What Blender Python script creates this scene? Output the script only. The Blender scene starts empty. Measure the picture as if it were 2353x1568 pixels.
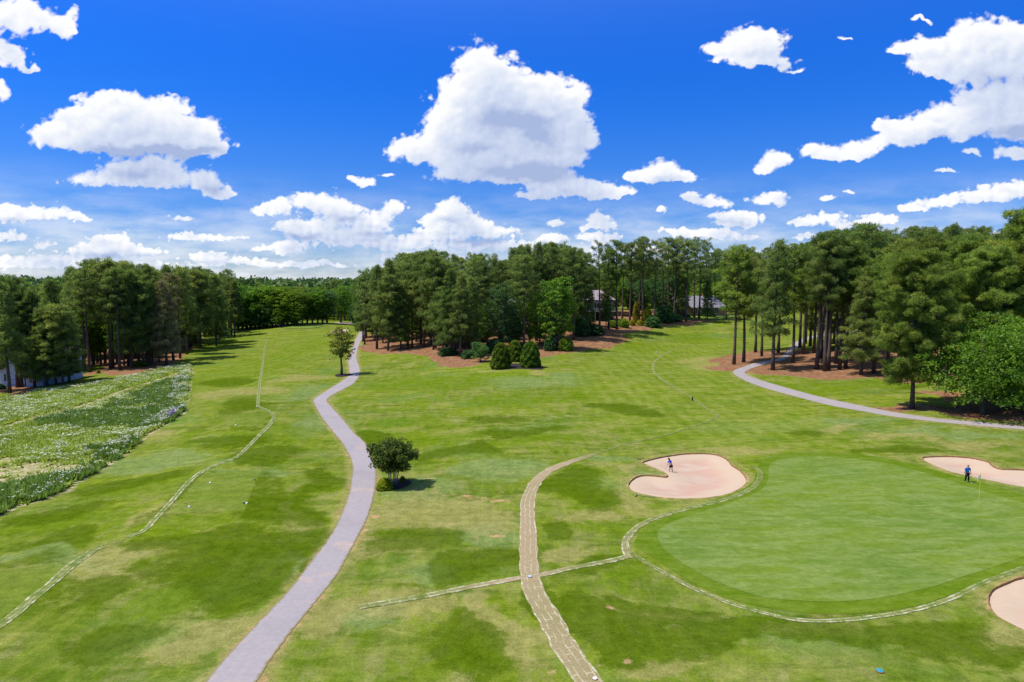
import bpy, bmesh, math, random
import numpy as np
from mathutils import Vector, Matrix
from mathutils.geometry import delaunay_2d_cdt
R = math.radians
scene = bpy.context.scene
COL = scene.collection

# ---------------------------------------------------------------- camera, sky, sun, exposure
CAMZ = 20.0
PITCH = R(5.03)
FPX = 1569.0                      # focal length in pixels of a 2353 px wide picture (24 mm)
cam_d = bpy.data.cameras.new("camera"); cam_d.lens = 24.0; cam_d.sensor_width = 36.0
cam_d.clip_start = 0.5; cam_d.clip_end = 40000
cam = bpy.data.objects.new("camera", cam_d); COL.objects.link(cam)
cam.location = (0, 0, CAMZ); cam.rotation_euler = (math.pi/2 - PITCH, 0, 0)
scene.camera = cam

SUN_EL = R(62); SUN_AZ = R(-7)    # the sun stands high on the left of the view
sdir = Vector((-math.cos(SUN_EL)*math.cos(SUN_AZ), math.cos(SUN_EL)*math.sin(SUN_AZ), math.sin(SUN_EL)))
sun_d = bpy.data.lights.new("sun", 'SUN'); sun_d.energy = 3.95; sun_d.angle = R(0.53); sun_d.color = (1.0, 0.955, 0.88)
sun = bpy.data.objects.new("sun", sun_d); COL.objects.link(sun)
sun.rotation_euler = sdir.to_track_quat('Z', 'Y').to_euler(); sun.location = (0, 0, 100)

W = bpy.data.worlds.new("World"); scene.world = W; W.use_nodes = True
nt = W.node_tree; nt.nodes.clear()
sky = nt.nodes.new('ShaderNodeTexSky'); sky.sky_type = 'NISHITA'; sky.sun_disc = False
sky.sun_elevation = SUN_EL; sky.sun_rotation = math.atan2(sdir.x, sdir.y)
sky.altitude = 300; sky.air_density = 1.0; sky.dust_density = 0.25; sky.ozone_density = 2.2
tc = nt.nodes.new('ShaderNodeTexCoord'); sep = nt.nodes.new('ShaderNodeSeparateXYZ'); nt.links.new(tc.outputs['Generated'], sep.inputs[0])
rp = nt.nodes.new('ShaderNodeValToRGB'); rp.color_ramp.interpolation = 'B_SPLINE'     # sky tint: deep blue low down, overhead stop brightened to lift the shadows
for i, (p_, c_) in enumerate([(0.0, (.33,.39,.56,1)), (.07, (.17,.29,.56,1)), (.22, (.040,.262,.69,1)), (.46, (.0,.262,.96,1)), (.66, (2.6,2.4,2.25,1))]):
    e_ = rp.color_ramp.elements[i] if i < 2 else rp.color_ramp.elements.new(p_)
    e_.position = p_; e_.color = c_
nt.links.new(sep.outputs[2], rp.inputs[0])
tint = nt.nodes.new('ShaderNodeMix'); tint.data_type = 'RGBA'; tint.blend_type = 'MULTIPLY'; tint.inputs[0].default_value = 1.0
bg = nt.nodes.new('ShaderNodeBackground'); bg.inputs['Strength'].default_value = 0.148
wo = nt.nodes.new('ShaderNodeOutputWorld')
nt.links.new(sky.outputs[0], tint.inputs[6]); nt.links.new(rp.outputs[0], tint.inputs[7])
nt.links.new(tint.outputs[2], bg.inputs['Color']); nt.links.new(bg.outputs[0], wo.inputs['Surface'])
W.cycles.sampling_method = 'MANUAL'; W.cycles.sample_map_resolution = 512

scene.view_settings.view_transform = 'Standard'; scene.view_settings.look = 'None'
scene.view_settings.exposure = 0.62; scene.view_settings.gamma = 1.0
scene.render.engine = 'CYCLES'
cy = scene.cycles
cy.max_bounces = 7; cy.diffuse_bounces = 4; cy.glossy_bounces = 2; cy.transmission_bounces = 4; cy.transparent_max_bounces = 8

# ---------------------------------------------------------------- helpers
def tag(o, label=None, cat=None, group=None, kind=None):
    if label: o['label'] = label
    if cat: o['category'] = cat
    if group: o['group'] = group
    if kind: o['kind'] = kind
    return o

def empty(name, loc=(0, 0, 0), rz=0.0, s=1.0):
    o = bpy.data.objects.new(name, None); COL.objects.link(o)
    o.location = loc; o.rotation_euler = (0, 0, rz); o.scale = (s, s, s); o.empty_display_size = 0.5
    return o

def link_mesh(name, me, mat=None, parent=None):
    o = bpy.data.objects.new(name, me); COL.objects.link(o)
    if mat is not None and len(me.materials) == 0: me.materials.append(mat)
    if parent is not None: o.parent = parent
    return o

def np_mesh(name, V, F, smooth=False, attrs=None, uv=None):
    """V (n,3), F (m,k) all faces with the same corner count"""
    V = np.asarray(V, dtype=np.float32); F = np.asarray(F, dtype=np.int32)
    me = bpy.data.meshes.new(name); k = F.shape[1]
    me.vertices.add(len(V)); me.vertices.foreach_set('co', V.ravel())
    me.loops.add(F.size); me.loops.foreach_set('vertex_index', F.ravel())
    me.polygons.add(len(F)); me.polygons.foreach_set('loop_start', np.arange(0, F.size, k, dtype=np.int32))
    me.polygons.foreach_set('loop_total', np.full(len(F), k, dtype=np.int32))
    me.polygons.foreach_set('use_smooth', np.full(len(F), smooth, dtype=bool))
    for an, arr in (attrs or {}).items():
        a = me.attributes.new(an, 'FLOAT', 'POINT'); a.data.foreach_set('value', np.asarray(arr, dtype=np.float32))
    if uv is not None:
        l = me.uv_layers.new(name='uv'); l.data.foreach_set('uv', np.asarray(uv, dtype=np.float32)[F.ravel()].ravel())
    me.update(calc_edges=True); me.validate()
    return me

def py_mesh(name, V, F, smooth=False):
    me = bpy.data.meshes.new(name); me.from_pydata([tuple(v) for v in V], [], [tuple(f) for f in F]); me.update()
    if smooth: me.polygons.foreach_set('use_smooth', [True]*len(me.polygons))
    return me

class MB:
    """collects shapes into one mesh"""
    def __init__(s): s.V = []; s.F = []
    def add(s, V, F):
        b = len(s.V); s.V += [tuple(v) for v in V]; s.F += [tuple(i+b for i in f) for f in F]; return s
    def box(s, x0, x1, y0, y1, z0, z1):
        return s.add([(x0,y0,z0),(x1,y0,z0),(x1,y1,z0),(x0,y1,z0),(x0,y0,z1),(x1,y0,z1),(x1,y1,z1),(x0,y1,z1)],
                     [(3,2,1,0),(4,5,6,7),(0,1,5,4),(1,2,6,5),(2,3,7,6),(3,0,4,7)])
    def tube(s, pts, rads, n=8, cap=True):
        pts = [Vector(p) for p in pts]; V = []; F = []
        for i, p in enumerate(pts):
            d = (pts[min(i+1, len(pts)-1)] - pts[max(i-1, 0)]).normalized()
            a = d.cross(Vector((0, 0, 1)) if abs(d.z) < .9 else Vector((1, 0, 0))).normalized(); b = d.cross(a)
            for k in range(n):
                t = 2*math.pi*k/n; V.append(p + a*math.cos(t)*rads[i] + b*math.sin(t)*rads[i])
        for i in range(len(pts)-1):
            for k in range(n):
                F.append((i*n+k, i*n+(k+1) % n, (i+1)*n+(k+1) % n, (i+1)*n+k))
        if cap: F.append(tuple(range(n-1, -1, -1))); F.append(tuple((len(pts)-1)*n+k for k in range(n)))
        return s.add(V, F)
    def lathe(s, prof, n=16, c=(0, 0, 0)):
        V = []; F = []
        for r, z in prof:
            for k in range(n):
                t = 2*math.pi*k/n; V.append((c[0]+r*math.cos(t), c[1]+r*math.sin(t), c[2]+z))
        for i in range(len(prof)-1):
            for k in range(n): F.append((i*n+k, i*n+(k+1) % n, (i+1)*n+(k+1) % n, (i+1)*n+k))
        F.append(tuple(range(n-1, -1, -1))); F.append(tuple((len(prof)-1)*n+k for k in range(n)))
        return s.add(V, F)
    def build(s, name, mat, parent=None, smooth=False):
        return link_mesh(name, py_mesh(name, s.V, s.F, smooth), mat, parent)

# ---------------------------------------------------------------- terrain heights, picture point -> ground point
CP, SP = math.cos(PITCH), math.sin(PITCH)
def ray(px, py):
    px = np.asarray(px, float); py = np.asarray(py, float)
    cx = (px-1176.5)/FPX; cyy = (784.0-py)/FPX
    return np.stack([cx, CP+cyy*SP, -SP+cyy*CP], -1)
def on_plane(px, py, z):
    d = ray(px, py); t = (z-CAMZ)/d[..., 2]
    return d[..., 0]*t, d[..., 1]*t

CTRL = [  # picture x, y and height of the land there
 (1100,1560,0),(300,1560,-.1),(2200,1560,.2),(1176,1300,0),(1600,1130,0),(1900,1200,.15),(2200,1120,.35),(1720,1390,0),(2340,1400,.3),(-300,1400,-.4),
 (2700,1300,.6),(600,1200,.15),(520,1130,.35),(300,1250,0),(150,1200,-.4),(0,1100,-1.0),(400,1000,-.5),(-300,1100,-1.5),(580,960,.35),(660,1030,-.2),(760,1000,-.3),
 (950,1000,-.3),(1100,930,.2),(1300,960,.2),(1500,980,0),(1500,860,.6),(1800,960,.4),(2100,1000,.7),(2350,1000,1.0),(2700,1000,1.6),
 (800,860,-.8),(600,860,-.6),(450,860,-1.0),(250,870,-1.4),(50,915,-2),(-300,930,-3),(-60,868,-3.4),(110,868,-3.0),(250,845,-1.6),
 (1000,860,.1),(1180,852,1.5),(1240,852,1.5),(1180,880,.7),(1120,842,.9),(1330,830,1.1),(1400,800,1.9),(1000,815,.9),(870,800,.3),
 (700,800,-.2),(560,800,-.8),(480,790,-1.2),(430,800,-1.2),(620,757,.8),(690,744,2.3),(760,748,2.0),(840,758,.9),(540,762,-.3),(760,735,-1),
 (1100,780,2.6),(1250,780,3.2),(1380,752,5.6),(1430,742,5.8),(1500,742,5.6),(1560,733,6.2),(1600,720,7.0),(1700,722,7.0),(1480,775,3.0),(1600,770,2.6),
 (1700,790,1.8),(1800,770,2.6),(1900,764,3.0),(1990,760,3.6),(1690,850,1.2),(1800,850,1.4),(1950,850,1.9),(2090,940,1.3),(2100,880,2.0),(2300,960,1.7),(2300,900,2.6),
 (2150,820,3.5),(2353,850,4.5),(2600,850,6),(1000,770,3.0),(1250,745,6),(2050,770,6)]
cx_, cy_, cz_ = [], [], []
for (a, b, z) in CTRL:
    x, y = on_plane(a, b, z); cx_.append(float(x)); cy_.append(float(y)); cz_.append(z)
def uvco(x, y):
    d = np.sqrt(x*x+y*y)+1e-6
    return np.stack([np.arctan2(x, np.maximum(y, -1e9))*1.7, np.log(np.maximum(d, 18.0))], -1)
for az in (-75, -50, -35, -20, -8, 5, 18, 30, 42, 60, 80):      # far land beyond the course
    for dd, z in ((420, -2 if az < 0 else 9), (800, 2 if az < 0 else 8), (2000, -2)):
        if az in (-8,) and dd == 420: z = -4
        cx_.append(dd*math.sin(R(az))); cy_.append(dd*math.cos(R(az))); cz_.append(z)
cx_ = np.array(cx_); cy_ = np.array(cy_); cz_ = np.array(cz_, float)
PC = uvco(cx_, cy_)
def tps(r2): return np.where(r2 > 1e-12, .5*r2*np.log(np.maximum(r2, 1e-12)), 0)
n = len(PC)
K = tps(((PC[:, None]-PC[None])**2).sum(-1)) + np.eye(n)*0.0015
P = np.hstack([np.ones((n, 1)), PC]); A = np.vstack([np.hstack([K, P]), np.hstack([P.T, np.zeros((3, 3))])])
SOL = np.linalg.solve(A, np.concatenate([cz_, np.zeros(3)]))
def ground_z(x, y):
    x = np.asarray(x, float); y = np.asarray(y, float); shp = x.shape; x = x.ravel(); y = y.ravel()
    q = uvco(x, y); q[:, 0] = np.clip(q[:, 0], -2.3, 2.3); q[:, 1] = np.minimum(q[:, 1], math.log(2500.0))
    out = np.empty(len(x))
    for i in range(0, len(x), 20000):
        qq = q[i:i+20000]; r2 = ((qq[:, None]-PC[None])**2).sum(-1)
        out[i:i+20000] = tps(r2) @ SOL[:n] + SOL[n] + qq @ SOL[n+1:]
    # gentle rolling of the turf
    out += .07*np.sin(x*.21+1.3)*np.sin(y*.17+.4) + .05*np.sin(x*.43-y*.31)*np.clip((np.hypot(x, y))/60, 0, 1)
    out = np.clip(out, -14, 22)
    return out.reshape(shp)
def gp(px, py):
    """ground points (m,3) seen at the picture points"""
    px = np.atleast_1d(np.asarray(px, float)); py = np.atleast_1d(np.asarray(py, float))
    z = np.zeros(len(px)); d = ray(px, py)
    for _ in range(14):
        t = (z-CAMZ)/d[:, 2]; z = .5*z + .5*ground_z(d[:, 0]*t, d[:, 1]*t)
    t = (z-CAMZ)/d[:, 2]
    return np.stack([d[:, 0]*t, d[:, 1]*t, z], -1)
def gpt(px, py): return gp([px], [py])[0]
def at_dist(px, dist):
    """ground point in the direction of column px at a distance"""
    x = (px-1176.5)/FPX/CP*dist; return np.array([x, dist, float(ground_z(np.array([x]), np.array([dist]))[0])])
def top_height(P0, ytop):
    """height a thing standing at P0 needs for its top to reach picture row ytop"""
    cyy = (784.0-ytop)/FPX; t = P0[1]/(CP+cyy*SP)
    return CAMZ + t*(-SP+cyy*CP) - P0[2]

def poly_sd(poly, x, y):
    """signed distance, negative inside"""
    x = np.asarray(x, float); y = np.asarray(y, float)
    d2 = np.full(x.shape, 1e18); ins = np.zeros(x.shape, bool); m = len(poly)
    for i in range(m):
        ax, ay = poly[i]; bx, by = poly[(i+1) % m]; ex, ey = bx-ax, by-ay
        t = np.clip(((x-ax)*ex+(y-ay)*ey)/(ex*ex+ey*ey+1e-12), 0, 1)
        d2 = np.minimum(d2, (x-ax-t*ex)**2+(y-ay-t*ey)**2)
        c = (ay > y) != (by > y)
        with np.errstate(divide='ignore', invalid='ignore'):
            ins ^= c & (x < (bx-ax)*(y-ay)/(by-ay if by != ay else 1e-12)+ax)
    d = np.sqrt(d2); return np.where(ins, -d, d)
def line_d(pts, x, y):
    d2 = np.full(np.shape(x), 1e18)
    for i in range(len(pts)-1):
        ax, ay = pts[i][:2]; bx, by = pts[i+1][:2]; ex, ey = bx-ax, by-ay
        t = np.clip(((x-ax)*ex+(y-ay)*ey)/(ex*ex+ey*ey+1e-12), 0, 1)
        d2 = np.minimum(d2, (x-ax-t*ex)**2+(y-ay-t*ey)**2)
    return np.sqrt(d2)
def sstep(a, b, v): t = np.clip((v-a)/(b-a), 0, 1); return t*t*(3-2*t)
def catmull(pts, k=6, closed=False):
    pts = [np.array(p, float) for p in pts]; m = len(pts); out = []
    rng = range(m if closed else m-1)
    for i in rng:
        p1, p2 = pts[i], pts[(i+1) % m]
        p0 = pts[i-1] if (closed or i > 0) else 2*p1-p2
        p3 = pts[(i+2) % m] if (closed or i+2 < m) else 2*p2-p1
        for j in range(k):
            t = j/k; out.append(.5*((2*p1)+(-p0+p2)*t+(2*p0-5*p1+4*p2-p3)*t*t+(-p0+3*p1-3*p2+p3)*t**3))
    if not closed: out.append(pts[-1])
    return np.array(out)
def wpoly(pts, k=4, closed=True):
    p = catmull(pts, k, closed); g = gp(p[:, 0], p[:, 1]); return g[:, :2]
def Z(pts, ox, oy, s): return [((ox+a/s)*.76595, (oy+b/s)*.76595) for a, b in pts]

# ---------------------------------------------------------------- traced ground outlines
BUNKER1 = wpoly(Z([(395,282),(500,238),(700,190),(880,160),(1100,130),(1350,118),(1600,125),(1780,165),(1900,235),(1960,310),(2010,350),(2120,420),(2200,510),(2230,590),(2200,670),(2100,745),(1950,820),(1700,880),(1400,910),(1100,918),(850,910),(650,885),(400,840),(220,780),(160,710),(160,650),(220,580),(300,530),(400,507),(550,505),(700,520),(790,532),(845,515),(820,478),(740,430),(600,370),(480,320)], 1860,1340,5.8825))
BUNKER2 = wpoly(Z([(65,245),(200,227),(500,215),(800,222),(1150,250),(1400,300),(1550,345),(1620,410),(1720,470),(1850,500),(2050,508),(2353,520),(2750,560),(3000,700),(2850,900),(2500,940),(2353,920),(2000,855),(1500,750),(1000,640),(700,570),(400,460),(200,370),(90,300)], 2760,1340,7.54))
BUNKER3 = wpoly(Z([(1190,1050),(1200,1005),(1240,970),(1330,930),(1411,905),(1550,890),(1680,960),(1700,1100),(1600,1240),(1500,1265),(1411,1240),(1330,1200),(1250,1155),(1205,1100)], 2400,1300,2.1))
BUNKER4 = wpoly([(622,748.5),(640,746),(662,746.2),(663,748.5),(645,751),(628,751.5)], 3)
BUNKER5 = wpoly([(766,742.8),(785,741.5),(815,741.8),(818,744),(800,745.6),(772,745)], 3)
BUNKER6 = wpoly([(757,763),(766,760),(780,757.5),(798,758),(801,761),(788,763.5),(768,765.5)], 3)
GREEN = wpoly([(1511,1230),(1520,1255),(1560,1290),(1640,1335),(1740,1370),(1838,1382),(1930,1384),(2021,1375),(2130,1353),(2221,1324),(2353,1280),(2480,1225),(2500,1190),(2353,1157),(2240,1124),(2167,1101),(2057,1069),(1948,1054),(1860,1050),(1789,1058),(1768,1074),(1766,1097),(1758,1117),(1730,1137),(1672,1158),(1603,1180),(1545,1201),(1516,1218)])
COLLAR = wpoly([(1458,1248),(1490,1275),(1545,1312),(1620,1355),(1700,1384),(1800,1404),(1900,1412),(2000,1409),(2120,1390),(2230,1350),(2353,1304),(2560,1240),(2580,1185),(2353,1138),(2260,1112),(2170,1087),(2060,1058),(1960,1044),(1880,1040),(1800,1045),(1755,1058),(1738,1080),(1732,1105),(1700,1128),(1640,1150),(1560,1178),(1490,1212)])
LEFTGREEN = wpoly([(640,753),(680,743.5),(730,742),(765,744),(745,750),(700,756)], 3)
MEADOW = wpoly([(443,843),(439,886),(433,935),(417,957),(374,982),(319,1019),(277,1058),(212,1094),(156,1130),(98,1153),(39,1169),(7,1185),(-90,1225),(-260,1240),(-300,1010),(-120,948),(0,925),(81,902),(179,889),(293,866),(400,843)], 3)
TEE1 = wpoly([(470,1088),(596,1080),(560,1175),(385,1180)], 1); TEE2 = wpoly([(535,953),(617,950),(600,980),(519,982)], 1); TEE3 = wpoly([(-20,1312),(130,1294),(150,1304),(-20,1438)], 1)
BED1 = wpoly([(1128,846),(1150,838),(1200,836),(1245,842),(1243,850),(1190,848),(1145,851)], 3)
BED2 = wpoly([(864,1122),(880,1108),(915,1100),(940,1104),(945,1112),(925,1122),(890,1129),(868,1130)], 3)
BED3 = wpoly([(770,862),(785,859),(806,860),(810,863),(790,866),(773,866)], 2)
PL = [(469,1570),(527,1501),(586,1438),(664,1356),(723,1278),(762,1227),(797,1149),(805,1110),(809,1068),(791,1027),(767,996),(740,962),(722,929),(723,916),(766,888),(798,866),(802,853),(800,829),(806,808),(814,785),(830,756)]
PR = [(588,1570),(633,1501),(687,1430),(766,1333),(805,1266),(840,1200),(857,1149),(864,1110),(862,1075),(843,1023),(815,996),(786,961),(754,926),(756,914),(777,901),(812,882),(826,862),(827,847),(820,825),(822,803),(832,780),(845,756)]
QL = [(2353,981),(2235,968),(2161,963),(2052,947),(1978,932),(1905,917),(1832,898),(1758,877),(1722,864),(1713,855),(1740,843),(1777,833),(1804,826),(1817,813),(1835,797),(1850,785),(1872,776.5),(1912,769.5),(1990,763)]
QR = [(2353,988),(2235,978),(2161,971),(2052,958),(1978,945),(1905,932),(1832,913),(1758,893),(1707,873),(1683,855),(1712,842),(1745,832),(1773,828),(1795,820),(1806,810),(1826,789),(1846,778),(1868,772),(1912,765),(1988,759.5)]
def wline(pts, k=5): return wpoly(pts, k, closed=False)
def resample(p, m):
    s = np.concatenate([[0], np.cumsum(np.hypot(*np.diff(p, axis=0).T))]); t = np.linspace(0, s[-1], m)
    return np.stack([np.interp(t, s, p[:, 0]), np.interp(t, s, p[:, 1])], -1)
pathL = (resample(wline([(440,1640)]+PL), 260), resample(wline([(540,1640)]+PR), 260))
pathR = (resample(wline([(2520,990)]+QL), 220), resample(wline([(2520,1000)]+QR), 220))
PATHC = [(a+b)/2 for a, b in (pathL, pathR)]
pathC_L = PATHC[0][::6]; pathC_R = PATHC[1][::6]

STRAW = [  # pine straw under the groves
 wpoly([(838,792),(832,805),(900,815),(960,818),(1010,842),(1060,843),(1110,835),(1130,822),(1230,823),(1265,818),(1330,806),(1400,800),(1430,780),(1500,752),(1560,748),(1620,742),(1640,728),(1450,712),(1250,735),(1000,750),(852,760)], 3),
 wpoly([(1630,836),(1665,850),(1690,850),(1720,858),(1790,862),(1880,870),(1950,873),(2030,872),(2110,880),(2180,870),(2353,880),(2500,850),(2300,790),(2100,780),(1990,800),(1900,800),(1780,806),(1680,815)], 3),
 wpoly([(-150,890),(0,910),(20,908),(70,900),(130,868),(175,862),(260,862),(350,855),(430,830),(430,800),(455,782),(380,790),(200,800),(60,880),(-150,870)], 3),
 wpoly([(2050,945),(2120,948),(2230,962),(2353,976),(2500,980),(2500,925),(2353,930),(2280,925),(2180,930),(2120,932)], 3),
 wpoly([(2120,905),(2200,903),(2260,925),(2200,925),(2140,915)], 3),
]
def ell(px, py, rx, ry):
    c = gpt(px, py); d = c[1]; H = CAMZ-c[2]; return c[0], c[1], rx*d/FPX, ry*d*d/(FPX*H)
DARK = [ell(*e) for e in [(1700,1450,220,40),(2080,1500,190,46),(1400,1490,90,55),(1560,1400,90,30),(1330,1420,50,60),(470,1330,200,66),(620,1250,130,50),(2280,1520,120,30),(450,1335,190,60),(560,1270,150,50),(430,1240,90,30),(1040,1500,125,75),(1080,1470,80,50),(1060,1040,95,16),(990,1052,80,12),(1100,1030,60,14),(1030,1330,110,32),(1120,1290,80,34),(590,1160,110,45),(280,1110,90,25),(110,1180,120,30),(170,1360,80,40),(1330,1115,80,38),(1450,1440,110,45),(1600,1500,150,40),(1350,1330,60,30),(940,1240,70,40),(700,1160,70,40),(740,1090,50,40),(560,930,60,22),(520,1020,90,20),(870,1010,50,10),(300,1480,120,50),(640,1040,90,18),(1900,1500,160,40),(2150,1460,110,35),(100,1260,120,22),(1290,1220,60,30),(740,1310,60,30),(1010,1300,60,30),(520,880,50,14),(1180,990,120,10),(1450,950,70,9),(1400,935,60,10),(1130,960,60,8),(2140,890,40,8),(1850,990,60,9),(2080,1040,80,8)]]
DRY = [ell(*e) for e in [(600,1440,140,45),(320,1270,110,28),(240,1320,90,40),(560,1500,110,50),(930,1160,90,45),(1150,1420,60,60),(1190,1480,45,60),(1040,1180,110,50),(880,1260,80,30),(1330,1170,70,25),(1280,1290,60,22),(1820,1470,120,30),(1580,1420,90,25),(1430,1150,40,25),(1500,1110,40,8),(1480,1085,28,14),(1240,852,24,4),(1235,856,30,4),(1110,852,14,2.5),(1640,843,40,7),(1620,830,60,8),(680,1160,28,22),(590,900,60,12),(500,905,50,12),(1500,1540,80,22),(2300,1490,100,30),(900,1400,120,40),(1010,1400,60,24),(720,1470,70,50),(780,1420,60,40),(700,870,50,10),(640,1200,60,25),(330,1010,60,10),(390,1180,80,12),(1900,1440,70,12),(860,1200,26,30),(2100,1010,90,7),(2240,1020,80,7),(1950,985,90,5),(1700,1030,100,9),(1560,1060,80,6)]]
SOIL = [ell(*e) for e in [(1118,1422,6,3),(1230,1545,14,6),(1212,1550,10,5),(1125,1140,22,5),(1090,1135,12,4),(1335,1345,6,3),(1060,1395,12,4),(1670,1165,10,2),(1655,1170,8,1.5),(1480,830,16,1.6),(1490,1410,12,5),(1240,1460,10,7),(1175,1430,12,8),(1080,1222,16,4),(1420,1515,18,5),(1350,1540,16,6),(1770,1460,14,3),(1040,1110,20,2.5),(870,1170,8,12),(850,1215,6,10),(820,1262,5,10),(1175,1118,8,2),(1300,955,30,1),(1150,955,24,1),(1390,880,6,2),(1560,955,14,1.6),(2330,1130,6,1.2),(2310,1128,6,1.2),(930,1100,20,5)]]
FAIR = wpoly([(1432,1012),(1385,968),(1335,905),(1318,850),(1375,822),(1470,800),(1560,786),(1660,785),(1690,800),(1640,815),(1650,850),(1760,905),(1860,950),(1960,1000),(1960,1030),(1800,1040),(1600,1030),(1500,1020)], 4)
FAIR2 = wpoly([(445,790),(520,762),(600,765),(700,762),(740,775),(735,850),(650,920),(560,930),(450,925),(447,860)], 4)
LIMEZ = [ell(*e) for e in [(90,1215,210,34),(330,1125,150,26),(620,1000,130,26),(520,1170,150,50),(700,1150,60,60),(560,850,90,40),(470,800,40,30),(700,800,60,20),(1000,880,170,16),(1180,915,130,14),(1350,900,60,20),(960,1010,120,14),(1250,1010,140,12),(1560,1000,120,14),(1900,890,110,12),(2060,885,100,10),(1600,780,60,8),(1500,800,80,8),(1420,1200,60,30),(1300,1130,60,24),(1880,1035,130,8),(300,1400,120,30),(760,1240,30,50),(1060,1540,90,40),(1700,1460,140,40),(2250,1440,90,22),(1480,1340,60,20),(930,970,80,14),(1100,870,90,8)]]
COOLZ = [ell(*e) for e in [(110,1290,230,20),(330,1062,140,16),(440,1130,60,14),(740,980,40,30),(700,900,60,16),(700,1310,40,30),(640,1290,60,16),(330,1480,90,40),(1000,1120,120,22),(1060,1230,100,30),(1150,1080,80,20),(950,1330,60,30),(1300,870,60,12),(1180,880,70,10),(1700,980,160,10),(2000,975,150,8),(2200,1000,120,8),(1560,1100,60,10),(1380,1050,80,10),(840,1440,40,40),(560,1080,110,14),(1620,1460,60,30)]]
def blob(e, x, y, soft=.45):
    cx, cy, rx, ry = e; r = np.sqrt(((x-cx)/rx)**2+((y-cy)/ry)**2); return 1-sstep(1-soft, 1+soft, r)
BUNK = [BUNKER1, BUNKER2, BUNKER3, BUNKER4, BUNKER5, BUNKER6]
def vnoise(x, y, s, seed=0):
    x = x/s; y = y/s; xi = np.floor(x).astype(np.int64); yi = np.floor(y).astype(np.int64); fx = x-xi; fy = y-yi
    fx = fx*fx*(3-2*fx); fy = fy*fy*(3-2*fy)
    def h(a, b):
        v = np.sin(a*127.1+b*311.7+seed*74.7)*43758.5453; return v-np.floor(v)
    return (h(xi, yi)*(1-fx)+h(xi+1, yi)*fx)*(1-fy)+(h(xi, yi+1)*(1-fx)+h(xi+1, yi+1)*fx)*fy
def ground_attrs(x, y):
    x0, y0 = x, y
    wx = (vnoise(x, y, 2.2, 1)-.5)*1.6+(vnoise(x, y, .8, 2)-.5)*.7; wy = (vnoise(x, y, 2.2, 3)-.5)*1.6+(vnoise(x, y, .8, 4)-.5)*.7
    x = x+wx+(vnoise(x, y, 6, 11)-.5)*5.5; y = y+wy+(vnoise(x, y, 6, 12)-.5)*6.5
    dark = np.zeros(x.shape); dry = np.zeros(x.shape); soil = np.zeros(x.shape); straw = np.zeros(x.shape)
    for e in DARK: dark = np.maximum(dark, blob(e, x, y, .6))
    for e in DRY: dry = np.maximum(dry, blob(e, x, y, .85))
    for e in SOIL: soil = np.maximum(soil, blob(e, x, y, .95)*.62)
    for p in STRAW: straw = np.maximum(straw, 1-sstep(-1.2, 1.0, poly_sd(p, x, y)))
    d = np.hypot(x0, y0)
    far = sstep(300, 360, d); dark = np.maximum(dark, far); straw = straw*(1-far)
    lime = np.zeros(x.shape); cool = np.zeros(x.shape)
    for e in LIMEZ: lime = np.maximum(lime, blob(e, x, y, .9))
    for e in COOLZ: cool = np.maximum(cool, blob(e, x, y, .9))
    tee = np.zeros(x.shape)
    for b in (TEE1, TEE2, TEE3): tee = np.maximum(tee, 1-sstep(-.10, .10, poly_sd(b, x0, y0)))
    near_tee = np.zeros(x.shape)
    for b in (TEE1, TEE2, TEE3): near_tee = np.maximum(near_tee, (1-sstep(.3, 2.6, poly_sd(b, x, y))))
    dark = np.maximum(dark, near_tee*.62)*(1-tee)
    dl = np.minimum(line_d(pathC_L, x0+wx*.3, y0+wy*.3), line_d(pathC_R, x0+wx*.3, y0+wy*.3))
    edge = (1-sstep(1.2, 2.5, dl))*.85
    dry = np.maximum(dry, edge); soil = np.maximum(soil, (1-sstep(1.15, 2.0, dl))*.45*sstep(.35, .6, vnoise(x0, y0, 3.0, 71)))
    mead = 1-sstep(-.6, .5, poly_sd(MEADOW, x0+wx*.4, y0+wy*.4))
    fair = np.maximum(1-sstep(-.5, .5, poly_sd(FAIR, x0, y0)), (1-sstep(-.8, .8, poly_sd(FAIR2, x0, y0)))*.8)
    for b in (BUNKER1, BUNKER2, BUNKER3):
        sd = poly_sd(b, x0+wx*.25, y0+wy*.25); soil = np.maximum(soil, (1-sstep(.0, .45, sd))*.55); dry = np.maximum(dry, (1-sstep(.3, 2.2, sd))*.6)
    return dict(dark=dark, dry=dry, soil=soil, straw=straw, meadow=mead, fair=fair, lime=lime, cool=cool, tee=tee)

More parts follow.
